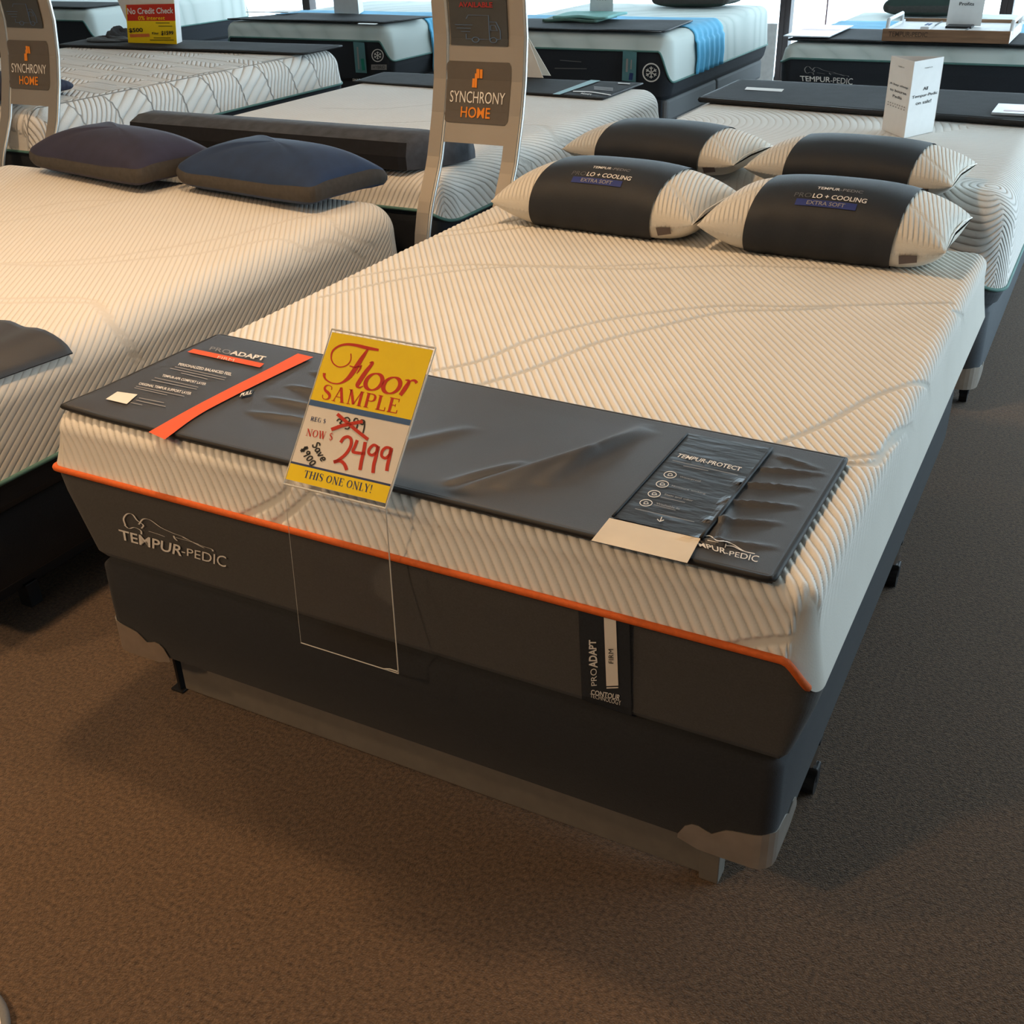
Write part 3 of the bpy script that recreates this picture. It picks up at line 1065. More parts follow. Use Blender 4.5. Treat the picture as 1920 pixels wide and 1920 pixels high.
def main_folds(uu, vv):
    h = 0
    for a in [(.62, .05, .10, .55, .010, .007), (.66, .15, .10, .75, .012, .006), (.60, .10, .06, .30, .008, .005), (.70, .25, .05, .70, .010, .006),
              (.93, .10, -.02, .35, .006, .006), (.90, .25, .075, .12, .006, .007), (.90, .42, .085, .10, .006, .007), (.90, .58, .09, .10, .006, .007),
              (.91, .74, .08, .08, .006, .006), (.92, .9, .06, -.05, .006, .005), (.89, .10, .10, .10, .006, .006),
              (.24, .80, .09, -.08, .006, .005), (.24, .62, .10, -.03, .006, .005), (.24, .46, .11, .02, .006, .004), (.25, .30, .12, .06, .008, .004),
              (.45, .1, .1, .5, .012, .004)]:
        h = h + fold(uu, vv, *a)
    tip = 0.016 * np.exp(-((uu / 0.05) ** 2 + (vv / 0.14) ** 2))
    return h + tip


MZ = 0.7180
FM, mz = make_footmat([(0.022, 0.025), (1.462, 0.004), (1.468, 0.430), (0.030, 0.478)], MZ, 'charcoal satin mat with orange strap across the foot of the nearest bed', thick=0.011,
                      wr=0.0022, seed=3, wfun=main_folds, nu=200, nv=70)


def mat_hit(off):
    def g(px, py):
        zz = MZ + 0.012
        for _ in range(3):
            p = hit(px, py, z=zz)
            zz = mz(p[0], p[1]) + off
        return hit(px, py, z=zz)
    return g


m1, m2_, m3 = mat_hit(0.0022), mat_hit(0.0032), mat_hit(0.0042)
s1 = 560 / 1920
k1 = lambda a, b: (80 + a * s1, 600 + b * s1)
k3 = lambda a, b: (1080 + a * s1, 780 + b * s1)
sl_, sr_ = catmull([(1640, 215), (1447, 316), (1202, 438), (955, 566), (680, 720)], 6), catmull([(1740, 238), (1476, 366), (1230, 488), (990, 618), (785, 768)], 6)
kS = len(sl_)
strap = decal('strap', (np.array([k1(*p) for p in sl_] + [k1(*((p + q) / 2)) for p, q in zip(sl_, sr_)] + [k1(*p) for p in sr_]),
                        [(i + r * kS, i + 1 + r * kS, i + 1 + (r + 1) * kS, i + (r + 1) * kS) for i in range(kS - 1) for r in range(2)]), m2_, M_STRAP, FM, label='orange strap')
decal('orange_bar', dense([k1(970, 185), k1(1425, 280), k1(1395, 305), k1(930, 205)], 14, 3), m1, M_STRAP, FM)
decal('mat_text', join2d([pix_text('PRO', k1(1085, 170), k1(1215, 195), k1(1200, 222), k1(1070, 190)), ]), m1, M_GREY_TX, FM)
decal('mat_text', join2d([pix_text('ADAPT', k1(1220, 195), k1(1440, 235), k1(1420, 262), k1(1200, 220), bold=0.03)]), m1, M_WHITE_TX, FM)
decal('mat_text', join2d([pix_text('FIRM', k1(1130, 230), k1(1235, 250), k1(1225, 268), k1(1120, 246))]), m2_, M_TAN, FM)
for s_, q_ in (('PERSONALIZED BALANCED FEEL', [(880, 275), (1220, 340), (1210, 358), (870, 290)]), ('TEMPUR-APR COMFORT LAYER', [(775, 348), (1055, 405), (1045, 420), (765, 362)]),
               ('ORIGINAL TEMPUR SUPPORT LAYER', [(625, 400), (960, 465), (950, 482), (615, 414)])):
    decal('mat_text', pix_text(s_, *[k1(*p) for p in q_], bold=0.02), m1, M_WHITE_TX, FM)
bars = []
for (ax, ay, bx, by) in [(850, 300, 1180, 372), (820, 310, 1170, 385), (890, 340, 1060, 380), (720, 370, 1000, 432), (700, 385, 990, 445), (600, 425, 910, 490), (590, 435, 800, 482), (620, 500, 780, 532), (600, 515, 790, 556), (565, 530, 640, 546)]:
    bars.append(stroke2d([k1(ax, ay), k1(bx, by)], 1.3, smooth=False))
decal('mat_text', join2d(bars), m1, M_GREY_TX, FM)
decal('blank_square', dense([k1(480, 460), k1(610, 478), k1(540, 540), k1(405, 508)], 5, 5), m1, M_PAPER_W, FM, label='plain cream square patch')
tg = decal('tag', dense([k1(1290, 462), k1(1360, 445), k1(1345, 480), k1(1262, 500)], 3, 3), m2_, M_BLACK, FM)
decal('tag_text', pix_text('PULL', k1(1278, 470), k1(1352, 450), k1(1342, 474), k1(1266, 494), bold=0.03), m3, M_WHITE_TX, tg)
# glossy pocket with the white tab
M_POCK = mat('black_gloss_pocket', (0.022, 0.023, 0.027), 0.33, var=0.05, spec=0.55, bump=0.002, bscale=14, stretch=(1, 3.5, 1))
pk = decal('pocket', dense([k3(715, 110), k3(1255, 205), k3(800, 785), k3(235, 650)], 26, 26), m1, M_POCK, FM, label='glossy black pocket with printed care icons')
decal('pocket_text', pix_text('TEMPUR-PROTECT', k3(665, 240), k3(1068, 330), k3(1055, 355), k3(640, 260), bold=0.02), m3, M_WHITE_TX, pk)
for (cx_, cy_) in ((605, 377), (555, 437), (503, 500), (450, 558)):
    c_ = k3(cx_, cy_)
    decal('icon', join2d([ring2d(c_[0], c_[1], 11.5, 6, 1.4), ring2d(c_[0], c_[1], 4, 2.2, 1.2), stroke2d([(c_[0] - 5, c_[1] + 2), (c_[0] + 5, c_[1] + 2)], 1.0, smooth=False)]), m3, M_WHITE_TX, pk)
for s_, q_ in (('Waterproof', [(672, 385), (805, 415), (800, 428), (662, 394)]), ('Moisture wicking', [(618, 443), (835, 495), (830, 507), (610, 453)]),
               ('Stain and odor', [(572, 497), (755, 540), (750, 550), (565, 508)]), ('Washable fit', [(520, 555), (670, 592), (665, 604), (512, 565)])):
    decal('pocket_text', pix_text(s_, *[k3(*p) for p in q_], bold=0.01), m3, M_GREY_TX, pk)
for p_, q_ in (((620, 285), (1040, 380)), ((690, 320), (850, 352)), ((380, 595), (760, 680)), ((545, 520), (700, 556)), ((500, 570), (640, 605))):
    decal('pocket_text', stroke2d([k3(*p_), k3(*q_)], 1.0, smooth=False), m3, M_GREY_TX, pk)
decal('pocket_arrow', join2d([stroke2d([k3(552, 648), k3(540, 678)], 1.6, smooth=False), stroke2d([k3(522, 662), k3(538, 678), k3(565, 668)], 1.6, smooth=False)]), m3, M_WHITE_TX, pk)
decal('pocket_tab', dense([k3(215, 655), k3(800, 788), k3(715, 945), k3(98, 800)], 20, 8), mat_hit(0.0050), M_TAN, FM, label='cream pull tab')
for p_, q_ in (((1258, 205), (805, 782)), ((715, 112), (235, 645))):
    cds = [mat_hit(0.004)(*(np.array(k3(*p_)) * (1 - t) + np.array(k3(*q_)) * t)) for t in np.linspace(0, 1, 16)]
    part('pocket_seam', *tube(cds, 0.0035 if p_[0] > 1000 else 0.002, 6), M_MAT_EDGE, pk, smooth=True)
decal('mat_text', join2d([pix_text('MPUR', k3(775, 808), k3(965, 852), k3(962, 888), k3(795, 838), bold=0.03), pix_text('-PEDIC', k3(962, 862), k3(1180, 900), k3(1165, 940), k3(960, 890))]), m1, M_WHITE_TX, FM)
decal('sleeper_emblem', join2d([stroke2d([k3(825, 770), k3(865, 772), k3(905, 800), k3(960, 805), k3(1010, 825), k3(1080, 868), k3(1150, 885)], 1.6),
                                stroke2d([k3(960, 832), k3(1010, 838), k3(1060, 862), k3(1110, 878)], 1.3), stroke2d([k3(965, 820), k3(958, 845)], 1.3), stroke2d([k3(845, 798), k3(915, 812)], 1.3)]), m1, M_WHITE_TX, FM)

# ------------------------------------------------------------------ acrylic price sign
PS = thing('price_sign', 'clear acrylic holder with yellow and white Floor Sample price card', 'sign', (0.73, -0.05, 0.378))
cBL, cBR = np.array([0.628, -0.048, 0.722]), np.array([0.836, -0.048, 0.722])
cTL, cTR = np.array([0.652, 0.10, 0.954]), np.array([0.858, 0.10, 0.951])
nS = np.cross(cBR - cBL, cTL - cBL)
nS /= np.linalg.norm(nS)
if nS @ (CAM - cBL) < 0:
    nS = -nS


def quad_slab(c, n, t0, t1):
    v = [p + n * t1 for p in c] + [p + n * t0 for p in c]
    return v, [(0, 1, 2, 3), (7, 6, 5, 4), (0, 4, 5, 1), (1, 5, 6, 2), (2, 6, 7, 3), (3, 7, 4, 0)]


CS = [cBL, cBR, cTR, cTL]
part('front_sheet', *quad_slab(CS, nS, 0.0016, 0.0036), M_ACRYL, PS)
part('back_sheet', *quad_slab(CS, nS, -0.004, -0.002), M_ACRYL, PS)
rim = [cBL, cBR, cTR, cTL]
for i_ in range(4):
    part('sheet_edge', *tube([rim[i_], rim[(i_ + 1) % 4]], 0.0017 if i_ != 3 else 0.0012, 6), M_ACRYL_EDGE, PS)
# hanging leg: vertical sheet tucked between mattress and box spring
lg = [np.array([0.614, -0.048, 0.384]), np.array([0.830, -0.048, 0.384]), cBR, cBL]
part('leg_sheet', *quad_slab(lg, np.array([0, -1.0, 0]), -0.001, 0.001), M_ACRYL, PS)
part('sheet_edge', *tube([lg[1], lg[2]], 0.0012, 6), M_ACRYL_EDGE, PS)
part('sheet_edge', *tube([lg[0], lg[1]], 0.0010, 6), M_ACRYL_EDGE, PS)
part('sheet_edge', *tube([lg[0], lg[3]], 0.0004, 6), M_ACRYL_EDGE, PS)
part('leg_foot', *boxv(0.614, 0.830, -0.048, 0.03, 0.3785, 0.3800), M_ACRYL, PS)
part('sheet_edge', *tube([(0.800, -0.050, 0.386), (0.815, -0.052, 0.392), (0.830, -0.050, 0.390)], 0.0012, 6), M_ACRYL_EDGE, PS)
s2 = 360 / 1920
sp = lambda off: (lambda px, py: hit_plane(500 + px * s2, 600 + py * s2, cBL + nS * off, nS))
SC0, SC1, SC2, SC3 = sp(0.0), sp(0.0004), sp(0.0008), sp(0.0012)


def poly(*p):
    return np.array(p, float), [tuple(range(len(p)))]


card = decal('price_card', poly((655, 118), (1668, 300), (1190, 1835), (175, 1588)), SC0, M_PAPER_W, PS)
decal('yellow_panel', poly((657, 122), (1664, 303), (1446, 1000), (425, 790)), SC1, M_YEL, card)
decal('blue_stripe', poly((425, 790), (1446, 1000), (1428, 1056), (406, 845)), SC1, M_BLUE, card)
decal('blue_stripe', poly((236, 1408), (1242, 1642), (1236, 1664), (228, 1428)), SC1, M_BLUE_D, card)
decal('yellow_panel', poly((228, 1428), (1236, 1664), (1188, 1832), (178, 1585)), SC1, M_YEL, card)
F_ = [stroke2d([(842, 335), (840, 400), (800, 452), (730, 470), (672, 440), (645, 380), (660, 310), (720, 262), (800, 243), (900, 254), (1000, 278), (1120, 300)],
               [10, 10, 10, 11, 12, 14, 18, 20, 24, 30, 34, 24]),
      stroke2d([(1012, 292), (940, 400), (870, 510), (810, 585), (735, 632), (660, 632), (600, 602), (575, 565), (577, 530)], [20, 42, 46, 36, 16, 12, 14, 22, 30]),
      stroke2d([(828, 458), (880, 472), (945, 462)], [10, 14, 18]), stroke2d([(950, 450), (928, 495), (900, 535)], [10, 16, 8]),
      stroke2d([(1028, 428), (1060, 428), (990, 520), (928, 612), (905, 655), (925, 675), (965, 660)], [8, 26, 40, 42, 36, 18, 7]),
      ring2d(1072, 618, 82, 82, 42, 34, slant=-0.28, thin=0.3), ring2d(1250, 654, 82, 80, 42, 34, slant=-0.28, thin=0.3),
      stroke2d([(1385, 600), (1425, 612), (1385, 680), (1335, 752)], [8, 30, 42, 36], n=4), stroke2d([(1400, 652), (1440, 610), (1480, 606), (1502, 630)], [8, 14, 26, 34])]
decal('script_word', join2d(F_), SC2, M_RED, card)
decal('serif_word', pix_serif('SAMPLE', (572, 640), (1342, 792), (1304, 938), (535, 785)), SC2, M_RED, card)
decal('serif_word', pix_serif('REG $', (446, 962), (598, 990), (585, 1036), (433, 1006)), SC2, M_BLUE_D, card)
decal('serif_word', pix_serif('NOW $', (405, 1085), (672, 1130), (655, 1210), (386, 1155)), SC2, M_RED, card)
decal('serif_word', pix_serif('THIS ONE ONLY!', (385, 1500), (1065, 1652), (1045, 1732), (362, 1572)), SC2, M_BLUE_D, card)
w_ = 13
decal('handwriting', join2d([stroke2d(p, w_) for p in (
    [(700, 1010), (725, 990), (750, 1010), (730, 1030), (752, 1045), (735, 1062), (705, 1058)],
    [(770, 985), (810, 975), (830, 1005), (795, 1030), (830, 1050), (815, 1088), (780, 1085)],
    [(915, 990), (885, 985), (870, 1015), (895, 1035), (915, 1000), (905, 1060), (885, 1115)],
    [(978, 1005), (945, 1000), (935, 1030), (960, 1045), (978, 1010), (975, 1070), (962, 1130)])]), SC2, M_INK, card)
decal('marker_cross', join2d([stroke2d([(705, 940), (780, 1005), (880, 1090), (1012, 1195)], 34), stroke2d([(645, 1095), (760, 1055), (880, 1030), (960, 1015)], 34)]), SC3, M_RED, card)
decal('handwriting', join2d([stroke2d(p, ww) for p, ww in (
    ([(738, 1225), (770, 1180), (815, 1168), (845, 1200), (835, 1270), (780, 1350), (700, 1410), (668, 1420)], 30),
    ([(668, 1420), (730, 1408), (775, 1440), (800, 1500)], 34),
    ([(905, 1200), (880, 1265), (862, 1315), (920, 1330), (985, 1335)], 30), ([(985, 1220), (965, 1330), (945, 1420), (932, 1500)], 34),
    ([(1112, 1270), (1070, 1250), (1025, 1290), (1022, 1335), (1060, 1350), (1105, 1310), (1118, 1262)], 28), ([(1112, 1262), (1090, 1370), (1070, 1450), (1062, 1530)], 34),
    ([(1245, 1285), (1195, 1275), (1155, 1310), (1150, 1360), (1190, 1380), (1235, 1335), (1250, 1280)], 28), ([(1245, 1280), (1225, 1380), (1208, 1450), (1200, 1510)], 34))]), SC2, M_RED, card)
HAND = {'S': [[(.75, .85), (.45, 1.0), (.15, .8), (.4, .55), (.65, .3), (.35, .0), (.0, .15)]], 'a': [[(.6, .5), (.3, .6), (.05, .35), (.2, .02), (.5, .12), (.6, .55)], [(.6, .55), (.62, .15), (.8, .02)]],
        'v': [[(.05, .6), (.3, .0), (.65, .65)]], 'e': [[(.1, .3), (.55, .35), (.5, .6), (.2, .58), (.05, .3), (.2, .02), (.6, .08)]],
        '$': [[(.65, .8), (.35, .9), (.12, .7), (.4, .5), (.65, .28), (.38, .08), (.05, .22)], [(.28, 1.1), (.28, -.12)], [(.48, 1.1), (.48, -.12)]],
        '9': [[(.6, .75), (.35, .95), (.08, .75), (.25, .5), (.55, .62), (.62, .9)], [(.62, .9), (.58, .4), (.5, -.15)]], '0': [[(.35, .95), (.05, .6), (.25, .05), (.6, .2), (.62, .7), (.35, .95)]]}


def hand(sx, o, rt, up, h, w, adv):
    ms = []
    o, rt, up = np.array(o, float), np.array(rt, float), np.array(up, float)
    for k, ch in enumerate(sx):
        for st in HAND[ch]:
            ms.append(stroke2d([o + rt * (adv * k + a * h * .8) + up * (b * h) for a, b in st], w))
    return join2d(ms)


decal('handwriting', hand('Save', (452, 1250), (.50, .87), (.87, -.50), 74, 14, 52), SC2, M_INK, card)
decal('handwriting', hand('$900', (335, 1292), (.52, .85), (.85, -.52), 70, 14, 54), SC2, M_INK, card)


# ------------------------------------------------------------------ pillows with printed sleeve
def pillow_fn(hw, hd, T, zc):
    def S(u, th, off=0.0):
        u = np.asarray(u, float)
        th = np.asarray(th, float)
        g = np.clip(1 - np.abs(u) ** 2.7, 0, 1) ** 0.52
        f = 1 - 0.10 * np.abs(u) ** 5 - 0.02 * np.cos(u * 3)
        c, s = np.cos(th), np.sin(th)
        ce = np.sign(c) * np.abs(c) ** 0.85
        se = np.sign(s) * np.abs(s) ** 0.95
        x = hw * u * (1 - 0.035 * (1 - np.abs(ce)) * np.abs(u) ** 3)
        y = (hd * f * (0.86 + 0.14 * np.abs(u) ** 3) + off) * ce
        z = zc + (T * g + 0.004 + off) * se
        low = zc - T * 0.62 - off * 0.8
        z = np.where(z < low, low - 0 * z, z)
        return np.stack([x, y, z], -1)
    return S


def make_pillow(label, hw=0.328, hd=0.205, T=0.105):
    zc = T * 0.62 + 0.004
    S = pillow_fn(hw, hd, T, zc)
    root = thing('pillow', label, 'pillow', (0, 0, 0), 'sleeved pillows by the bed heads')
    nu, nt = 81, 64
    u = np.linspace(-1, 1, nu)[:, None]
    th = np.linspace(0, 2 * math.pi, nt, endpoint=False)[None, :]
    P = S(u + 0 * th, th + 0 * u)
    idx = np.arange(nu * nt).reshape(nu, nt)
    Fc = np.stack([idx[:-1], np.roll(idx, -1, 1)[:-1], np.roll(idx, -1, 1)[1:], idx[1:]], -1).reshape(-1, 4)
    o = part('cover', P.reshape(-1, 3), Fc, M_PILLOW, root, smooth=True, local=True)
    X = (hw * u + 0 * th)
    q = (X * 0.95 + 0.25 * P[..., 1]) / 0.0125
    seam = np.abs(np.sin(th + 0 * u)) + 0 * u
    amp = smoothstep(0.12, 0.3, seam) * (0.75 + 0 * u) * (np.sin(th + 0 * u) > -0.2)
    wav = np.abs(P[..., 1] - (-0.10 + 0.10 * np.cos(X * 7)))
    amp = amp * smoothstep(0.006, 0.012, wav)
    for nm, arr in (('q', q), ('amp', amp)):
        at = o.data.attributes.new(nm, 'FLOAT', 'POINT')
        at.data.foreach_set('value', arr.astype(np.float32).ravel())
    for sgn in (-1, 1):
        pp = [S(sgn * 0.997, t_) for t_ in np.linspace(0, 2 * math.pi, 24, endpoint=False)]
        part('end_seam', *tube([S(sgn * 0.995, math.pi)[()], S(sgn * 0.995, math.pi * 1.0 - 1.2), S(sgn * 0.995, 1.2), S(sgn * 0.995, 0.0)], 0.002, 6), M_PAPER_W, root, local=True, smooth=True)
    # sleeve
    us = np.linspace(-0.60, 0.60, 41)[:, None]
    r2 = np.random.default_rng(7)
    wob = 0.0018 * np.sin(us * 23 + 3 * np.cos(th)) * np.clip(np.sin(th - math.pi * 0.75), 0, 1)
    Ps = S(us + 0.03 * np.sin(th) + 0 * us, th + 0 * us, 0.0045)
    Ps[..., 1] += wob
    ns = len(us)
    idx = np.arange(ns * nt).reshape(ns, nt)
    Fc = np.stack([idx[:-1], np.roll(idx, -1, 1)[:-1], np.roll(idx, -1, 1)[1:], idx[1:]], -1).reshape(-1, 4)
    sl = part('sleeve', Ps.reshape(-1, 3), Fc, M_SLEEVE, root, smooth=True, local=True, label='black printed sleeve')

    def place(v2, off=0.008):
        out = []
        for a, b in v2:                       # a: metres across, b: metres up the slope of the front
            t = math.pi - 0.74 - b / 0.150 * 1.0
            out.append(S(a / hw, t, off))
        return np.array(out)

    def txt(s, x0, x1, b0, b1, m, bold=0.0, off=0.0065, nm='sleeve_text', shear=0.0):
        v, f = text2d(s, bold, shear)
        v = v * np.array([x1 - x0, b1 - b0]) + np.array([x0, b0])
        part(nm, place(v, off), f, m, sl, local=True)
    g = [(x, y) for x in np.linspace(-0.075, 0.085, 9) for y in np.linspace(-0.012, 0.012, 3)]
    part('sleeve_bar', place(g, 0.0062), [(i * 3 + j, (i + 1) * 3 + j, (i + 1) * 3 + j + 1, i * 3 + j + 1) for i in range(8) for j in range(2)], M_BLUEBAR, sl, local=True)
    txt('EXTRA SOFT', -0.045, 0.055, -0.007, 0.007, M_GREY_TX, 0.01, 0.0072)
    txt('PRO', -0.085, -0.040, 0.018, 0.036, M_DIM_TX)
    txt('LO + COOLING', -0.036, 0.105, 0.018, 0.036, M_WHITE_TX, 0.015)
    txt('TEMPUR', -0.035, 0.025, 0.056, 0.068, M_WHITE_TX, 0.03)
    txt('-PEDIC', 0.026, 0.085, 0.056, 0.068, M_GREY_TX, 0.0)
    # sewn-in tag
    tgp = [S(0.66, math.pi + 0.50, 0.006), S(0.80, math.pi + 0.42, 0.008), S(0.80, math.pi + 0.15, 0.008), S(0.66, math.pi + 0.2, 0.006)]
    part('tag', tgp, [(0, 1, 2, 3)], mat('taupe_tag', (0.13, 0.10, 0.09), 0.7), root, local=True)
    return root


def copy_tree(o, parent=None):
    c = o.copy()
    COL.objects.link(c)
    if parent is not None:
        c.parent = parent
    for ch in list(o.children):
        copy_tree(ch, c)
    return c


P0 = make_pillow('sleeved ribbed pillow at the left of the two on the nearest mattress')
P0.location = (0.465, 1.785, 0.7185)
P0.rotation_euler = (0, 0, math.radians(-3))
for lab_, loc_, rz_ in (('sleeved ribbed pillow at the right of the two on the nearest mattress', (1.13, 1.755, 0.7185), -2),
                        ('sleeved ribbed pillow behind the left front one, on the swirl patterned mattress', (0.36, 2.50, 0.7450), -5),
                        ('sleeved ribbed pillow behind the right front one, on the swirl patterned mattress', (1.05, 2.43, 0.7450), -4)):
    c_ = copy_tree(P0)
    c_.location = loc_
    c_.rotation_euler = (0, 0, math.radians(rz_))
    c_['label'] = lab_
    if loc_[1] > 2:
        c_.scale = (1.0, 0.95, 0.8)
        for d_ in [g_ for ch_ in c_.children for g_ in ch_.children]:
            bpy.data.objects.remove(d_)


# ------------------------------------------------------------------ left bed
def pixseams(B, lists):
    return [[unf(B, *p) for p in l] for l in lists]


cL = lambda *p: [(a / 2.4, 300 + b / 2.4) for a, b in p]
Lp = proto(-2.28, -0.35, -0.10, 1.855, 0.70, R=0.10)
sL = pixseams(Lp, [cL((0, 470), (300, 475), (700, 440), (900, 420), (1200, 360), (1400, 345), (1500, 385), (1640, 470)),
                   cL((0, 465), (300, 455), (600, 420), (1000, 350), (1300, 270), (1450, 245), (1560, 290), (1690, 410)),
                   cL((0, 625), (300, 620), (420, 635), (500, 690), (600, 850), (640, 930)), cL((0, 645), (380, 645), (470, 690), (560, 830), (610, 930)),
                   cL((0, 240), (300, 190), (500, 180)), cL((0, 280), (400, 215), (560, 180))])
LB = make_mattress(-2.28, -0.35, -0.10, 1.855, 0.70, 0.45, 0.445, 0.355, 'wide white ribbed mattress with two velvet cushions, left of the nearest bed', R=0.10, flare=0.012, res=0.012,
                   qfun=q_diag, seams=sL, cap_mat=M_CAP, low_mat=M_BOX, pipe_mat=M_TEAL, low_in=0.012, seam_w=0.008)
make_box(-2.26, -0.37, -0.08, 1.84, 0.165, 0.355, 'black box spring under the wide white mattress on the left')
frL = thing('bedstead', 'dark low bed frame under the wide white mattress on the left', 'bedstead', (-1.3, 0.9, 0))
part('side_rail', *bevbox(-0.52, -0.50, 0.0, 1.8, 0.06, 0.163, 0.003), M_BLACK, frL)
part('side_rail', *bevbox(-2.12, -2.10, 0.0, 1.8, 0.06, 0.163, 0.003), M_BLACK, frL)
for x_ in (-0.51, -2.11):
    for y_ in (0.2, 0.9, 1.6):
        part('leg', *bevbox(x_ - 0.02, x_ + 0.02, y_ - 0.02, y_ + 0.02, 0.0, 0.07, 0.003), M_BLACK, frL)
# foot mat hanging over its edge
gu, gv = 60, 30
us_ = np.linspace(-1.6, -0.345, gu)
vs_ = np.linspace(-0.085, 0.375, gv)
PP = np.zeros((gu, gv, 3))
for i_, x_ in enumerate(us_):
    for j_, y_ in enumerate(vs_):
        t_ = (j_ / (gv - 1))
        xx = x_ - 0.03 * (1 - t_)
        edge = -0.45
        if xx <= edge:
            px_, pz_ = xx, 0.7045
        else:
            ar = min((xx - edge) / (0.157), 1.0) * math.pi / 2
            px_, pz_ = edge + 0.105 * math.sin(ar), 0.7045 - 0.105 * (1 - math.cos(ar)) - max(0, xx - edge - 0.157)
        PP[i_, j_] = (px_, y_ + 0.006 * math.sin(x_ * 30), pz_ + 0.002 * math.sin(x_ * 60 + y_ * 9))
v_, f_ = sheet(PP, 0.003)
solo('foot_mat', v_ + np.array([0.006, 0, 0.006]), f_, M_MAT, 'charcoal mat hanging over the edge of the wide left mattress', 'mat', smooth=True)


def make_cushion(label, hw, hd, loc, rz, m_top, sag=0.0):
    root = thing('cushion', label, 'cushion', loc, 'velvet cushions on the left bed', rz=rz)
    n = 96
    th = np.linspace(0, 2 * math.pi, n, endpoint=False)
    e = 0.30
    bx = np.sign(np.cos(th)) * np.abs(np.cos(th)) ** e
    by = np.sign(np.sin(th)) * np.abs(np.sin(th)) ** e
    pin = 1 - 0.05 * np.cos(2 * th) ** 2
    bx, by = bx * pin, by * pin

    def rings(levels, nm, m):
        V = np.concatenate([np.column_stack([bx * hw * s, by * hd * s, np.full(n, z) + dz]) for s, z, dz in levels])
        Fc = []
        for k in range(len(levels) - 1):
            for i in range(n):
                j = (i + 1) % n
                Fc.append((k * n + i, k * n + j, (k + 1) * n + j, (k + 1) * n + i))
        Fc.append(tuple((len(levels) - 1) * n + i for i in range(n)))
        part(nm, V, Fc, m, root, smooth=True, local=True)
    wav = 0.010 * np.cos(2 * th + 0.6) + 0.004 * np.cos(5 * th) + sag * np.abs(by)
    g0, g1 = 0.036, 0.084
    dome = lambda s: 0.088 * ((1 - np.abs(bx * s) ** 2.4) * (1 - np.abs(by * s) ** 2.4)).clip(0, 1) ** 0.55 * (1 - s ** 7) ** 0.5
    rings([(1.0, g1, wav)] + [(s, g1, wav * s + dome(s)) for s in np.linspace(0.985, 0.02, 20)], 'top_panel', m_top)
    # gathered gusset
    gz = np.linspace(g0, g1, 5)
    gath = 0.0025 * np.sin(th * 60)
    V = np.concatenate([np.column_stack([bx * (hw + 0.006 * math.sin(k / 4 * math.pi) + gath * (k in (1, 2, 3))), by * (hd + 0.006 * math.sin(k / 4 * math.pi) + gath * (k in (1, 2, 3))), z + wav * (0.4 + 0.6 * k / 4)]) for k, z in enumerate(gz)])
    Fc = [(k * n + i, k * n + (i + 1) % n, (k + 1) * n + (i + 1) % n, (k + 1) * n + i) for k in range(4) for i in range(n)]
    part('gusset', V, Fc, M_GUS, root, smooth=True, local=True)
    rings([(1.0, g0, wav * 0.4)] + [(s, g0 - 0.034 * (1 - s ** 2.5) ** 0.6, wav * 0.4 * s) for s in np.linspace(0.985, 0.02, 10)], 'bottom_panel', m_top)
    return root


make_cushion('plum navy velvet cushion with taupe gusset, left of the two on the wide bed', 0.385, 0.20, (-1.585, 1.81, 0.7025), math.radians(-11), M_CUSH2)
make_cushion('blue velvet cushion with taupe gusset, right of the two on the wide bed', 0.365, 0.20, (-0.815, 1.79, 0.7025), math.radians(-9), M_CUSH)

# bed at the far left edge of the picture
make_mattress(-4.1, -2.40, -0.1, 1.945, 0.70, 0.47, 0.46, 0.36, 'beige mattress corner at the left edge of the picture', R=0.11, flare=0.01, res=0.03, qfun=q_diag, low_mat=M_BOX, low_in=0.01)
make_box(-4.08, -2.42, -0.08, 1.93, 0.0, 0.36, 'dark box base under the mattress at the left edge')

# ------------------------------------------------------------------ second row
Mp = proto(-2.05, -0.33, 2.10, 4.30, 0.725, R=0.09)
sM = pixseams(Mp, [[(985, 235), (1020, 236), (1045, 246), (1070, 275), (1095, 300)], [(830, 270), (900, 266), (940, 265), (970, 280), (995, 318)],
                   [(600, 203), (700, 205), (800, 197), (900, 185)], [(680, 232), (760, 230), (830, 226), (900, 215)], [(1010, 236), (1050, 255), (1090, 285), (1115, 305)]])
make_mattress(-2.05, -0.33, 2.10, 4.30, 0.725, 0.60, 0.56, 0.42, 'white ribbed mattress with teal piping behind the velvet cushions', R=0.09, flare=0.012, res=0.014, qfun=lambda U, V: (0.9 * U - 0.42 * V) / 0.019,
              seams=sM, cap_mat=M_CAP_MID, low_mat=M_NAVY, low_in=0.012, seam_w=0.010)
make_box(-2.03, -0.35, 2.12, 4.28, 0.0, 0.42, 'dark upholstered base under the bolster bed', M_NAVY, name='divan', cat='divan')


def swirl_q(U, V):
    d1 = np.hypot(U - 1.45, V - 0.15)
    d2 = np.hypot(U - 1.05, V - 2.3)
    d3 = np.hypot(U - 0.55, V - 2.55)
    d4 = np.hypot(U - 0.0, V - 0.9)
    s = np.minimum(np.minimum(d1, d2 * 0.9), np.minimum(d3, d4 * 0.8))
    return s / 0.024


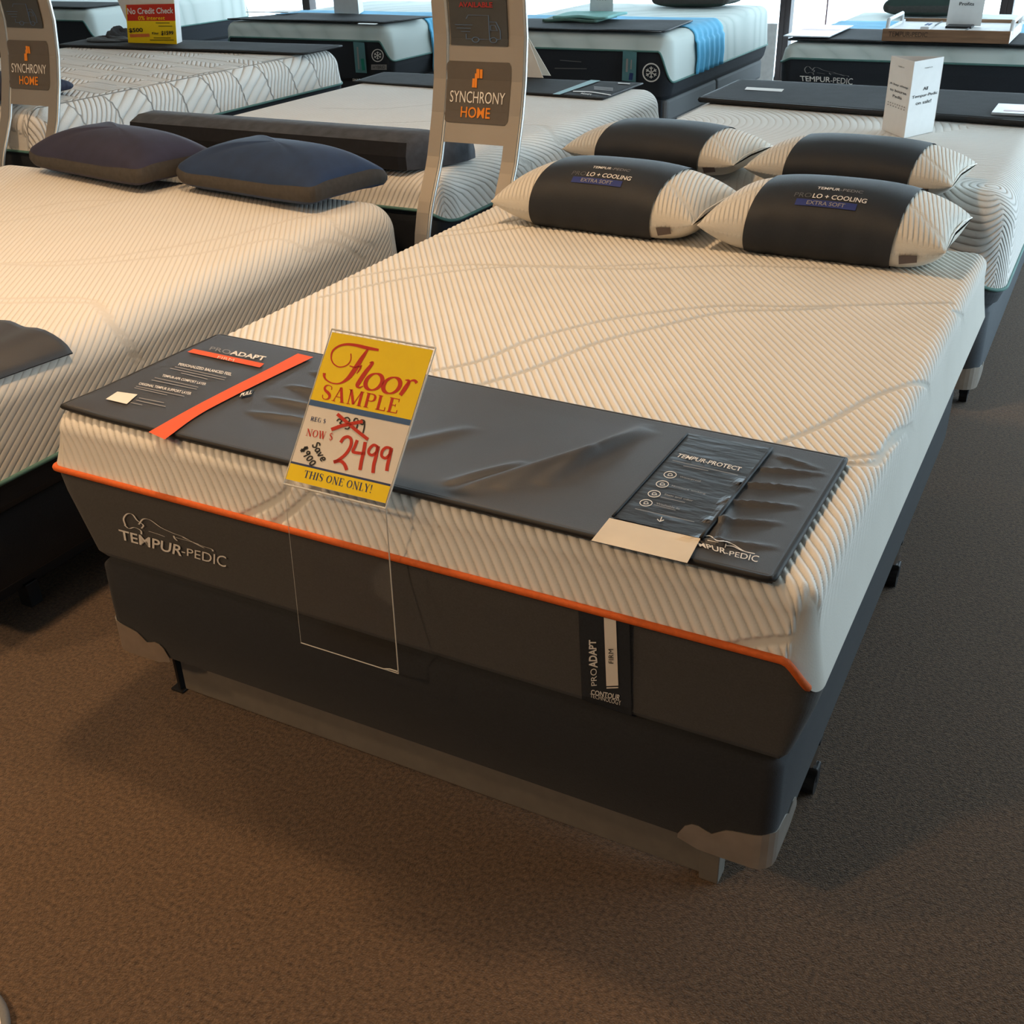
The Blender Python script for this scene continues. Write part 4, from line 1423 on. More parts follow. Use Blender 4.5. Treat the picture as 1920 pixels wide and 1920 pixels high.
make_mattress(0.0, 1.54, 2.40, 4.45, 0.742, 0.47, 0.44, 0.37, 'white swirl quilted mattress behind the nearest bed', R=0.10, flare=0.012, res=0.012, qfun=swirl_q, cap_mat=M_CAP_SWIRL,
              ampfun=lambda U, V, a, b, r: np.clip(0.35 + 0.9 * smoothstep(0.45, 0.2, np.abs(np.hypot(U - 1.5, V - 0.1) - 0.2)) + 0.9 * smoothstep(1.0, 1.35, V) * smoothstep(0.2, 0.6, U), 0, 1), low_mat=M_BLUEBOX, low_in=0.01)
b2 = make_box(0.02, 1.52, 2.42, 4.43, 0.10, 0.37, 'slate blue box spring under the swirl quilted mattress', M_BLUEBOX)
guard(b2, 1.52, 2.42, 1, -1, 0.097)
fr2 = thing('bedstead', 'black caster frame under the slate blue box spring', 'bedstead', (0.77, 3.4, 0))
part('side_rail', *bevbox(1.36, 1.39, 2.5, 4.35, 0.07, 0.099, 0.003), M_BLACK, fr2)
part('side_rail', *bevbox(0.15, 0.18, 2.5, 4.35, 0.07, 0.099, 0.003), M_BLACK, fr2)
for y_ in (2.55, 3.45, 4.25):
    caster(fr2, 1.48, y_, 0.098)
    part('cross_arm', *bevbox(1.38, 1.495, y_ - 0.012, y_ + 0.012, 0.075, 0.095, 0.002), M_BLACK, fr2)
    part('leg', *tube([(0.165, y_, 0.0), (0.165, y_, 0.08)], 0.014, 10), M_BLACK, fr2)


def zig_q(U, V):
    """blocks of diagonal ribs alternating with plain lanes"""
    lane = np.floor((V + 0.30 * U) / 0.20)
    blk = np.floor((U + 0.11 * lane) / 0.34)
    s = np.where((blk + lane) % 2 == 0, 1.0, -0.15)
    side = U > 1.86
    s = np.where(side, np.where((np.floor((V - 0.25 * (U - 1.86)) / 0.22) % 2) == 0, 1.1, 3.2), s)
    return (U * np.where(side, 0.55, 0.95) + V * 0.8 * s * np.where(side, 0.42, 1.0)) / 0.032


def zig_amp(U, V, a, b, r):
    f = ((V + 0.30 * U) / 0.20) % 1.0
    lanes = smoothstep(0.36, 0.42, f) * smoothstep(1.0, 0.96, f)
    return np.where(U > 1.84, 1.0, lanes)


make_mattress(-4.35, -2.42, 2.15, 4.45, 0.842, 0.66, 0.65, 0.46, 'white mattress quilted in blocks of diagonal ribs, with a red and yellow price sign', R=0.10, flare=0.012, res=0.010, qfun=zig_q, ampfun=zig_amp, cap_mat=M_CAP_BOLD, low_mat=M_NAVY, low_in=0.01)
make_box(-4.33, -2.44, 2.17, 4.43, 0.0, 0.46, 'dark upholstered base under the block quilted mattress', M_NAVY, name='divan', cat='divan')
# pillow on it
pn = make_cushion('small navy cushion on the block quilted mattress', 0.34, 0.20, (-2.93, 2.36, 0.846), math.radians(4), mat('deep_navy', (0.016, 0.020, 0.045), 0.75))
pn['group'] = 'single navy cushion'
for c_ in pn.children:
    if c_.name.startswith('gusset'):
        c_.data.materials[0] = MATS['deep_navy']
pn.scale = (1, 1, 0.62)
v2_, f2_ = text2d('SER   O', 0.02)
part('cushion_text', [(-0.02 + 0.20 * a_, -0.165 + 0.05 * b_, 0.147 + 0.055 * b_ - 0.02) for a_, b_ in v2_], f2_, M_GREY_TX, pn, local=True)

# foot mats of the second row
RM, _h = make_footmat([(-2.02, 3.98), (-0.47, 3.84), (-0.47, 4.36), (-2.06, 4.33)], 0.727, 'charcoal mat with a pale teal strap on the bolster bed', nu=60, nv=20, wr=0.002, seed=5, material=M_MAT_FAR)
mzh = lambda off: (lambda px, py: hit(px, py, z=0.737 + off))
kk = lambda a, b: (960 + a * 0.1875, b * 0.1875)
decal('strap', dense([kk(790, 798), kk(885, 805), kk(475, 945), kk(405, 940)], 3, 10), mzh(0.003), mat('pale_teal_strap', srgb(120, 160, 165), 0.6), RM, label='pale teal strap')
decal('mat_text', join2d([stroke2d([kk(610, 912), kk(800, 920), kk(990, 950)], 1.6), pix_text('ADAPT', kk(690, 925), kk(800, 940), kk(795, 952), kk(685, 938), bold=.03), stroke2d([kk(1060, 830), kk(1180, 838)], 1.5, smooth=False)]), mzh(0.003), M_WHITE_TX, RM)
decal('mat_text', join2d([stroke2d([kk(820, 865 + 9 * i_), kk(1010, 880 + 9 * i_)], 0.7, smooth=False) for i_ in range(4)]), mzh(0.003), M_GREY_TX, RM)
RR, _h = make_footmat([(0.035, 3.80), (1.50, 3.62), (1.52, 4.32), (0.04, 4.40)], 0.7465, 'dark grey mat on the swirl quilted mattress', thick=0.022, nu=60, nv=24, wr=0.004, seed=8, material=M_MAT_FAR)
decal('paper_strip', dense([(1400, 163), (1470, 167), (1466, 172), (1396, 168)], 4, 2), lambda px, py: hit(px, py, z=0.771), M_PAPER, RR)
RL, _h = make_footmat([(-4.33, 4.02), (-2.42, 4.06), (-2.42, 4.44), (-4.40, 4.42)], 0.847, 'charcoal mat at the foot of the block quilted mattress', thick=0.012, nu=60, nv=20, wr=0.004, seed=9, material=M_MAT_FAR)
lf = solo('leaflet', *bevbox(1.30, 1.62, 3.72, 3.95, 0.770, 0.780, 0.002), M_GLOSSPAPER, 'pale glossy leaflet on the dark grey mat at the right edge', 'leaflet')
part('leaflet_stripe', *boxv(1.34, 1.60, 3.76, 3.79, 0.7801, 0.7806), M_PINK, lf)

# bolster
prof = [(2.115, 0.7315), (2.112, 0.78), (2.125, 0.828), (2.18, 0.850), (2.27, 0.852), (2.36, 0.825), (2.41, 0.775), (2.415, 0.7315)]
secs = []
for x_, t_ in [(-1.845, 0), (-1.83, 0), (-1.5, 0), (-1.0, 0), (-0.62, 0), (-0.53, 0.0), (-0.50, 0.03), (-0.47, 0.14), (-0.43, 0.38), (-0.39, 0.68), (-0.375, 0.9)]:
    sec = []
    for (yy_, zz_) in prof:
        y2 = yy_ + (2.41 - yy_) * t_ * 0.9
        z2 = 0.7315 + (zz_ - 0.7315) * (1 - 0.45 * t_)
        sec.append((x_, y2, z2))
    secs.append(sec)
nP = len(prof)
Vb = [p for s_ in secs for p in s_]
fb_front, fb_top = [], []
for k_ in range(len(secs) - 1):
    for i_ in range(nP - 1):
        q_ = (k_ * nP + i_, (k_ + 1) * nP + i_, (k_ + 1) * nP + i_ + 1, k_ * nP + i_ + 1)
        (fb_front if i_ < 2 and k_ < 6 else fb_top).append(q_)
fb_top.append(tuple(range(nP)))
fb_top.append(tuple((len(secs) - 1) * nP + i_ for i_ in range(nP - 1, -1, -1)))
BOL = thing('bolster', 'long dark suede bolster lying across the head of the teal piped bed', 'bolster', (-1.2, 2.26, 0.7315))
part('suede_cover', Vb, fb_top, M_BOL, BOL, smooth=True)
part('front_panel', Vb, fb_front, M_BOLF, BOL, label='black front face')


# ------------------------------------------------------------------ sign stands
def stand_y(z):
    return float(np.interp(z, [0.0, 0.45, 0.55, 0.65, 0.80, 0.95, 1.06, 1.19, 1.30, 1.5, 1.8], [1.905, 1.905, 1.907, 1.938, 2.022, 2.073, 2.10, 2.116, 2.110, 2.08, 1.99]))


def make_stand(label, x0, dy, first=None):
    root = thing('sign_stand', label, 'sign stand', (x0, 1.9 + dy, 0), 'curved silver sign stands')
    W = 0.345
    zs = np.linspace(0.0, 1.72, 50)

    def strip(xa, xb, za, zb, off0, off1, nz=14):
        zz = np.linspace(za, zb, nz)
        V, Fc = [], []
        for z in zz:
            y = stand_y(z) + dy
            V += [(x0 + xa, y + off0, z), (x0 + xb, y + off0, z), (x0 + xb, y + off1, z), (x0 + xa, y + off1, z)]
        for i in range(nz - 1):
            for k in range(4):
                a, b = i * 4 + k, i * 4 + (k + 1) % 4
                Fc.append((a, b, b + 4, a + 4))
        Fc.append((3, 2, 1, 0))
        Fc.append(tuple((nz - 1) * 4 + k for k in range(4)))
        return V, Fc
    for xa, xb in ((0.0, 0.052), (W - 0.052, W)):
        part('side_rail', *strip(xa + 0.0, xb, 0.012, 1.72, -0.006, 0.006, 50), M_SILVER, root, smooth=False)
        pts = [(x0 + xb + (0.002 if xa > 0.1 else 0.002), stand_y(z) + dy, z) for z in zs[1:]]
        part('edge_tube', *tube(pts, 0.008, 8), M_SILVER_E, root, smooth=True)
    for za, zb in ((0.862, 0.925), (1.115, 1.165), (1.40, 1.47), (1.67, 1.72)):
        part('cross_panel', *strip(0.05, W - 0.05, za, zb, -0.005, 0.005, 5), M_SILVER, root)
    part('back_panel', *strip(0.05, W - 0.05, 0.90, 1.45, 0.0, 0.004, 12), M_SILVER, root)
    for xa, xb in ((-0.01, 0.062), (W - 0.062, W + 0.01)):
        part('foot', *bevbox(x0 + xa, x0 + xb, stand_y(0) + dy - 0.03, stand_y(0) + dy + 0.10, 0.0, 0.014, 0.004), M_SILVER, root)

    def surf(a, z, off):
        return (x0 + a, stand_y(z) + dy - 0.006 - off, z)
    # plaque with rounded corners
    pa, pb, za, zb, rr = 0.052, 0.300, 0.925, 1.115, 0.016
    V, Fc = [], []
    zz = np.concatenate([za + rr * (1 - np.cos(np.linspace(0, math.pi / 2, 6))), np.linspace(za + rr, zb - rr, 9)[1:-1], zb - rr * (1 - np.cos(np.linspace(math.pi / 2, 0, 6)))])
    for z in zz:
        e = 0.0
        for zc_ in (za + rr - z, z - (zb - rr)):
            if zc_ > 0:
                e = rr - math.sqrt(max(0, rr * rr - zc_ * zc_))
        V += [surf(pa + e, z, 0.002), surf(pb - e, z, 0.002)]
    Fc = [(2 * i, 2 * i + 1, 2 * i + 3, 2 * i + 2) for i in range(len(zz) - 1)]
    pl = part('plaque', V, Fc, M_PLAQUE, root, label='brown grey rounded plaque')

    def put(nm, m2, box, m, parent):
        v, f = m2
        a0, a1, z0, z1 = box
        part(nm, [surf(a0 + (a1 - a0) * p[0], z0 + (z1 - z0) * p[1], 0.005) for p in v], f, m, parent)
    put('plaque_text', text2d('SYNCHRONY'), (0.072, 0.284, 0.988, 1.024), M_WHITE_TX, pl)
    put('plaque_text', text2d('HOME', 0.035), (0.118, 0.232, 0.942, 0.976), M_OR_TX, pl)
    bars_ = [([(0, .0), (.22, .0), (.22, .48), (0, .48)]), ([(.24, .0), (.46, .0), (.46, .75), (.24, .75)]), ([(.36, .5), (.66, .5), (.66, 1.0), (.36, 1.0)]), ([(.70, .5), (.95, .5), (.95, .98), (.70, .98)])]
    v_ = np.array([p for b_ in bars_ for p in b_])
    put('plaque_logo', (v_, [tuple(range(4 * i, 4 * i + 4)) for i in range(4)]), (0.155, 0.195, 1.036, 1.094), M_OR_TX, pl)
    # poster above
    zz = np.linspace(1.165, 1.40, 12)
    V, Fc = [], []
    for z in zz:
        V += [surf(0.068, z, 0.002), surf(0.284, z, 0.002)]
    for i in range(11):
        Fc.append((2 * i, 2 * i + 1, 2 * i + 3, 2 * i + 2))
    po = part('poster', V, Fc, M_POSTER, root, label='dark slate poster with a blue line drawing of a van')
    tr = [stroke2d(p, 0.018, smooth=False) for p in (
        [(.25, .28), (.25, .10), (.38, .10)], [(.52, .10), (.75, .10), (.75, .95), (.32, .95), (.27, .82)], [(.75, .72), (.90, .72), (.98, .42), (.98, .12), (.90, .10)], [(.75, .12), (.76, .10)],
        [(.78, .60), (.88, .60), (.92, .42), (.78, .42), (.78, .60)], [(.02, .60), (.40, .60)], [(.05, .48), (.36, .48)], [(.14, .36), (.34, .36)])]
    tr += [ring2d(.45, .08, .07, .09, .018), ring2d(.83, .08, .07, .09, .018)]
    put('poster_van', join2d(tr), (0.085, 0.262, 1.176, 1.262), M_LINE, po)
    put('poster_text', text2d('AVAILABLE', 0.03), (0.108, 0.235, 1.281, 1.297), mat('dull_red_print', srgb(150, 45, 45), 0.6), po)
    return root


make_stand('curved silver sign stand between the two front beds, plaque fully in view', -0.345, 0.0)
make_stand('curved silver sign stand cut off by the left edge of the picture', -2.62, 0.105)


# ------------------------------------------------------------------ third row beds
def wave_q(U, V):
    return (U * 1.2 + 0.35 * np.sin(V * 3.1 + 0.4) + 0.25 * np.sin(V * 5.3 + U * 2.0)) / 0.30


def row3(x0, x1, y0, y1, ztop, zf, zs, label, blabel, base_h):
    B = make_mattress(x0, x1, y0, y1, ztop, zf, zs, base_h, label, R=0.07, flare=0.012, res=0.025, qfun=wave_q, cap_mat=M_CAP_BLUE, low_mat=M_NAVY, low_in=0.01)
    return B


C1 = row3(-4.42, -2.93, 5.70, 7.72, 0.838, 0.735, 0.60, 'pale blue mattress with a white box on it, third row left', '', 0.46)
C2 = row3(-2.15, -0.67, 5.30, 7.38, 0.866, 0.775, 0.60, 'pale blue mattress with a white 500 dollar sign, third row middle', '', 0.50)
C3 = row3(-0.085, 1.50, 5.60, 7.65, 0.807, 0.727, 0.70, 'pale blue mattress carrying a wooden tray, third row right', '', 0.47)
C0 = row3(-7.55, -6.0, 5.87, 7.90, 0.885, 0.80, 0.66, 'pale blue mattress at the far top left', '', 0.50)
for (x0_, x1_, y0_, y1_, h_, l_) in ((-4.40, -2.95, 5.72, 7.70, 0.46, 'navy bed base under the mattress with the white box'), (-0.065, 1.48, 5.62, 7.63, 0.47, 'navy bed base under the mattress with the wooden tray'),
                                     (-7.53, -6.02, 5.89, 7.88, 0.50, 'dark bed base at the far top left')):
    make_box(x0_, x1_, y0_, y1_, 0.0, h_, l_, M_NAVY, name='divan', cat='divan')
# adjustable base with legs under the middle one
ab = thing('adjustable_divan', 'grey adjustable bed base on black legs under the 500 dollar bed', 'bed base', (-1.41, 6.3, 0))
for ya_, yb_ in ((5.34, 6.28), (6.29, 7.34)):
    part('deck', *bevbox(-2.13, -0.69, ya_, yb_, 0.36, 0.499, 0.02), M_BASEGREY, ab)
part('front_panel', *bevbox(-2.13, -0.72, 5.315, 5.338, 0.33, 0.499, 0.004), M_NAVY, ab)
for x_, y_ in ((-0.80, 5.7), (-0.80, 7.0), (-2.0, 5.7), (-2.0, 7.0)):
    part('leg', *bevbox(x_ - 0.035, x_ + 0.035, y_ - 0.035, y_ + 0.035, 0, 0.362, 0.006), M_BLACK, ab)
# front details
yhit = lambda yy: (lambda px, py: hit(px, py, y=yy))
for B_, cx_, cy_, r_, yy in ((C1, 708, 104, 10.5, 5.675), (C2, 1221, 136, 15.5, 5.275)):
    ms = [ring2d(cx_, cy_, r_, r_ * 1.08, r_ * .16, 30)]
    for k in range(6):
        an = math.radians(60 * k + 30)
        ms.append(stroke2d([(cx_, cy_), (cx_ + r_ * .72 * math.cos(an), cy_ + r_ * .72 * math.sin(an))], r_ * .12, smooth=False))
        for sg in (-1, 1):
            b0 = np.array([cx_ + r_ * .42 * math.cos(an), cy_ + r_ * .42 * math.sin(an)])
            ms.append(stroke2d([b0, b0 + r_ * .28 * np.array([math.cos(an + sg * .9), math.sin(an + sg * .9)])], r_ * .1, smooth=False))
    decal('snowflake_badge', join2d(ms), yhit(yy), M_WHITE_TX, B_.root, label='white snowflake badge')
o_ = decal('badge_plate', poly((696, 121), (725, 121), (725, 131), (696, 131)), yhit(5.672), M_GREY_TX, C1.root)
decal('badge_text', pix_text('HYBRID', (699, 123), (722, 123), (722, 129), (699, 129)), yhit(5.668), M_NAVY, o_)
t1 = decal('teal_tab', poly((662, 78), (683, 80), (688, 137), (667, 136)), yhit(5.672), M_TEALTAB, C1.root)
decal('tab_print', join2d([stroke2d([(670, 88), (673, 130)], 3, smooth=False)]), yhit(5.668), M_GREY_TX, t1)
decal('tab_print', join2d([stroke2d([(679, 110), (682, 132)], 6, smooth=False)]), yhit(5.668), M_GREEN, t1)
t2 = decal('teal_tab', poly((1168, 95), (1194, 98), (1192, 154), (1166, 151)), yhit(5.272), M_TEALTAB, C2.root)
decal('tab_print', join2d([stroke2d([(1176, 110), (1175, 135)], 4, smooth=False), stroke2d([(1184, 112), (1183, 130)], 2.5, smooth=False)]), yhit(5.268), M_GREY_TX, t2)
decal('tab_print', join2d([stroke2d([(1184, 137), (1182, 150)], 7, smooth=False)]), yhit(5.268), M_BLUE_D, t2)
decal('panel_text', join2d([stroke2d([(1050, 113), (1090, 116)], 1.5, smooth=False), stroke2d([(1040, 128), (1100, 129)], 1.8, smooth=False)]), yhit(5.268), M_DIM_TX, C2.root)
kt = lambda a, b: (1440 + a / 4, b / 4)
decal('word_mark', join2d([pix_text('TEMPUR', kt(238, 568), kt(470, 578), kt(466, 618), kt(245, 608), bold=0.028), pix_text('-PEDIC', kt(470, 580), kt(638, 588), kt(632, 636), kt(468, 620))]), yhit(5.575), M_WHITE_TX, C3.root)
decal('sleeper_emblem', figure_pix(kt(275, 495), kt(605, 520), kt(605, 572), kt(275, 560), 0.022), yhit(5.575), M_GREY_TX, C3.root)
decal('floor_sign_text', pix_text('SMART', (661, 147), (680, 148), (680, 153), (661, 152), bold=.03), yhit(5.70), M_WHITE_TX, C1.root)


def runner(B, ya, yb, xl, xr, hang, label, group):
    """blue band laid across the mattress and hanging over its right side"""
    W = []
    top = B.ztop + 0.004
    x1 = B.x1
    R = B.R
    pts = [(x, top) for x in np.linspace(xl, x1 - R, 10)]
    for k in range(1, 8):
        a = k / 7 * math.pi / 2
        pts.append((x1 - R + (R + 0.004) * math.sin(a), top - 0.004 - R + (R + 0.004) * math.cos(a)))
    for t in np.linspace(0.1, 1, 8):
        pts.append((x1 + 0.018 + 0.006 * t, top - R - hang * t))
    ys_ = np.linspace(ya, yb, 28)
    P = np.zeros((len(pts), len(ys_), 3))
    for i, (x, z) in enumerate(pts):
        dr = max(0, i - 10) / len(pts)
        for j, y in enumerate(ys_):
            P[i, j] = (x + 0.018 * dr * math.sin(j * 1.35), y + 0.02 * dr * math.sin(i), z + 0.0015 * math.sin(j * 1.1 + i))
    nu, nv = len(pts), len(ys_)
    o = solo('bed_runner', P.reshape(-1, 3), grid_faces(nu, nv), M_SKY, label, 'runner', group, smooth=True)
    s = o.modifiers.new('t', 'SOLIDIFY')
    s.thickness = 0.003
    s.offset = 1
    return o


runner(C1, 6.25, 6.62, -4.36, 0, 0.30, 'bright sky blue runner draped over the mattress with the white box', 'sky blue runners')
runner(C2, 5.72, 6.28, -2.1, 0, 0.20, 'bright sky blue runner draped over the mattress with the 500 dollar sign', 'sky blue runners')
runner(C3, 6.05, 6.9, -0.04, 0, 0.15, 'bright sky blue runner behind the wooden tray', 'sky blue runners')
m_c1, _ = make_footmat([(-4.40, 5.74), (-2.96, 5.71), (-2.86, 6.20), (-4.10, 6.28)], 0.8490, 'charcoal mat on the mattress with the white box', nu=50, nv=16, wr=0.008, seed=11, material=M_MAT_FAR)
decal('paper_strip', dense([(673, 43), (709, 44), (705, 46), (670, 45)], 3, 1), lambda px, py: hit(px, py, z=0.857), M_PAPER, m_c1)
m_c2, _ = make_footmat([(-2.1, 5.33), (-0.72, 5.31), (-0.78, 5.98), (-2.1, 5.86)], 0.8770, 'charcoal mat on the mattress with the 500 dollar sign', nu=50, nv=16, wr=0.006, seed=12, material=M_MAT_FAR)
decal('mat_text', dense([(1198, 56), (1240, 58), (1240, 60), (1198, 58)], 3, 1), lambda px, py: hit(px, py, z=0.884), M_GREY_TX, m_c2)
m_c3, _ = make_footmat([(-0.06, 5.64), (1.48, 5.62), (1.48, 6.20), (-0.06, 6.28)], 0.8180, 'charcoal mat under the wooden tray', nu=50, nv=16, wr=0.006, seed=13, material=M_MAT_FAR)
m_c0, _ = make_footmat([(-7.5, 5.90), (-6.05, 5.90), (-6.05, 6.40), (-7.5, 6.40)], 0.8910, 'charcoal mat on the far top left mattress', nu=40, nv=12, wr=0.005, seed=14, material=M_MAT_FAR)
# leaflets, folded cloth, signs
l1 = solo('leaflet', *bevbox(-4.52, -4.10, 6.10, 6.26, 0.868, 0.874, 0.002), M_GLOSSPAPER, 'pale blue leaflet on the charcoal mat of the white box bed', 'leaflet')
part('leaflet_patch', *boxv(-4.28, -4.11, 6.105, 6.255, 0.8741, 0.8746), M_PAPER, l1)
l2 = solo('leaflet', *bevbox(-0.10, 0.17, 5.66, 6.30, 0.835, 0.842, 0.002), M_GLOSSPAPER, 'open leaflet on the charcoal mat beside the wooden tray', 'leaflet')
part('leaflet_stripe', *boxv(-0.08, 0.15, 5.98, 6.06, 0.8421, 0.8426), M_PINK, l2)
fc = thing('folded_cloth', 'folded aqua cloth on the 500 dollar bed mat', 'cloth', (-1.52, 5.78, 0.880))
gx, gy = np.linspace(-1.68, -1.30, 20), np.linspace(5.64, 5.98, 14)
GX, GY = np.meshgrid(gx, gy, indexing='ij')
for k_, (mm, z0_) in enumerate(((M_TEALCLOTH, 0.909), (M_AQUA, 0.926))):
    sh = 0.06 * k_
    Pz = np.stack([GX + sh, GY + 0.03 * k_, z0_ + 0.004 * np.sin(GX * 22) * np.cos(GY * 15)], -1)
    v_, f_ = sheet(Pz, 0.015)
    part('fold', v_, f_, mm, fc, smooth=True)


def tower(label, base, r, h, rot, faces_txt, front=None):
    """three-sided folded paper tower; each side its own panel"""
    root = thing('paper_tower', label, 'sign', base, 'paper sign towers')
    cs = [(r * math.cos(math.radians(rot + 120 * k)), r * math.sin(math.radians(rot + 120 * k))) for k in range(3)]
    for k in range(3):
        a, b = np.array(cs[k]), np.array(cs[(k + 1) % 3])
        V = [(*a, 0), (*b, 0), (*b, h), (*a, h)]
        o = part('panel', V, [(0, 1, 2, 3)], M_PAPER, root, local=True)
        sm = o.modifiers.new('t', 'SOLIDIFY')
        sm.thickness = 0.0015
        mid = (a + b) / 2
        nrm = mid / np.linalg.norm(mid)
        for (s, x0_, x1_, z0_, z1_, m, bold) in faces_txt.get(k, []):
            v, f = text2d(s, bold)
            pts = []
            for p in v:
                t = x0_ + (x1_ - x0_) * p[0]
                q = a * (1 - t) + b * t + nrm * 0.0015
                pts.append((*q, h * (z0_ + (z1_ - z0_) * p[1])))
            part('panel_text', pts, f, m, o, local=True)
    return root


T_A = [('TEMPUR', .36, .64, .885, .90, M_GREY_TX, .02), ('All', .42, .58, .60, .645, M_INK, .01), ('Tempur-Pedic', .08, .94, .505, .555, M_INK, .01), ('on sale!', .24, .76, .42, .465, M_INK, .01)]
T_B = [('TEMPUR', .36, .64, .885, .90, M_GREY_TX, .02), ('A bay sleep', .1, .9, .63, .665, M_INK, .01), ('to bourse', .14, .86, .555, .59, M_INK, .01), ('Pedia', .3, .7, .48, .515, M_INK, .01), ('- - - - - - - -', .12, .88, .39, .405, M_GREY_TX, 0), ('- - - - - - -', .12, .88, .355, .37, M_GREY_TX, 0)]
tower('white three sided paper tower on the swirl quilted mattress', (1.035, 3.36, 0.7435), 0.112, 0.275, -84, {0: T_A, 2: T_B})
tower('white paper tower reading 500 dollars on the middle third row bed', (-1.44, 6.10, 0.885), 0.10, 0.28, 206, {0: [('$500', .08, .92, .50, .68, M_BLUE_D, .03), ('- - - - - -', .2, .8, .42, .445, M_GREY_TX, 0), ('- - - -', .3, .7, .37, .39, M_GREY_TX, 0)]})
tower('plain white paper tower on the third row left bed', (-3.69, 6.37, 0.853), 0.14, 0.28, 206, {})

# tent card half hidden by the silver stand
tc_ = thing('tent_card', 'white folded tent card on the bolster bed mat, half behind the silver stand', 'sign', (-1.16, 4.36, 0.738))
pA = [hit(985, 60, y=4.40), hit(1019, 148, y=4.36), hit(930, 148, y=4.36), hit(940, 60, y=4.40)]
pB = [p + np.array([0, 0.09 * (1 if i_ in (1, 2) else 0) + 0.002, 0]) for i_, p in enumerate(pA)]
for pq in (pA, pB):
    for p_ in pq:
        p_[2] = max(p_[2], 0.7385)
for pq in (pA, pB):
    o = part('card_side', pq, [(0, 1, 2, 3)], M_PAPER_W, tc_)
    s_ = o.modifiers.new('t', 'SOLIDIFY')
    s_.thickness = 0.002

# red and yellow offer sign on a white tower
yR = 4.22
rs = thing('offer_sign', 'red and yellow credit offer card on a white paper stand', 'sign', (-3.75, 4.25, 0.858))
yh = yhit(yR)
crd = decal('offer_card', poly((236, 9), (327, 7), (332, 84), (241, 84)), yh, M_YEL, rs)
sm_ = crd.modifiers.new('t', 'SOLIDIFY')
sm_.thickness = 0.002
yh2, yh3 = yhit(yR - 0.003), yhit(yR - 0.005)
decal('red_panel', poly((237, 9), (327, 7), (329, 39), (239, 39)), yh2, M_RED, crd)
decal('card_text', pix_text('No Credit Check', (238, 15), (325, 14), (325, 25), (239, 27), bold=0.02), yh3, M_PAPER, crd)
decal('card_text', pix_text('0% interest', (259, 30), (309, 30), (309, 37), (259, 38), bold=0.01), yh3, M_YEL, crd)
decal('card_text', pix_text('$500', (241, 53), (267, 52), (268, 61), (242, 62), bold=0.02), yh3, M_INK, crd)
decal('card_text', join2d([pix_text('King', (285, 60), (297, 60), (297, 66), (285, 66), bold=.02), pix_text('$1599', (302, 58), (325, 58), (325, 66), (302, 67), bold=.03)]), yh3, M_INK, crd)
decal('card_text', join2d([stroke2d([(292, 43), (318, 43)], 1.4, smooth=False), stroke2d([(297, 49), (323, 49)], 1.4, smooth=False), stroke2d([(288, 71), (320, 71)], 1.4, smooth=False), stroke2d([(281, 75), (326, 75)], 1.4, smooth=False)]), yh3, mat('olive_print', srgb(120, 100, 20), .6), crd)
decal('red_panel', poly((243, 64), (280, 63), (281, 69), (244, 70)), yh2, mat('soft_red_print', srgb(225, 120, 60), .6), crd)
for pq in ([hit(212, -20, y=yR + 0.05), hit(245, -20, y=yR + 0.01), hit(243, 82, y=yR + 0.01), hit(238, 40, y=yR + 0.03)], [hit(245, -20, y=yR + .01), hit(325, -20, y=yR + .01), hit(331, 82, y=yR + .01), hit(243, 82, y=yR + .01)],
           [hit(325, -20, y=yR + .01), hit(333, -20, y=yR + .09), hit(341, 78, y=yR + .09), hit(331, 82, y=yR + .01)]):
    o = part('stand_panel', pq, [(0, 1, 2, 3)], M_PAPER, rs)
    s_ = o.modifiers.new('t', 'SOLIDIFY')
    s_.thickness = 0.002
# crumpled cloth bags on the mat at its left
for k_, (lx, ly, sz, lb) in enumerate(((-4.14, 4.26, 0.15, 'crumpled dark grey cloth on the charcoal mat beside the offer sign'), (-4.16, 4.40, 0.10, 'small folded pale grey cloth behind the crumpled one'))):
    n_, m_ = 24, 14
    V, Fc = [], []
    for i in range(m_):
        for j in range(n_):
            a = 2 * math.pi * j / n_
            t = i / (m_ - 1)
            rr_ = sz * (1 - t) ** 0.6 * (1 + 0.14 * math.sin(3 * a + k_) + 0.08 * math.sin(7 * a + 4 * t))
            V.append((lx + rr_ * 1.25 * math.cos(a), ly + rr_ * 0.55 * math.sin(a), 0.8625 + 0.001 + (0.020 + 0.03 * k_) * t ** 0.5 * (1 + 0.35 * math.sin(2 * a) + 0.2 * math.sin(5 * a + 9 * t))))
    for i in range(m_ - 1):
        for j in range(n_):
            Fc.append((i * n_ + j, i * n_ + (j + 1) % n_, (i + 1) * n_ + (j + 1) % n_, (i + 1) * n_ + j))
    solo('crumpled_cloth', V, Fc, M_MAT if k_ == 0 else M_BLUEBOX, lb, 'cloth', smooth=True)

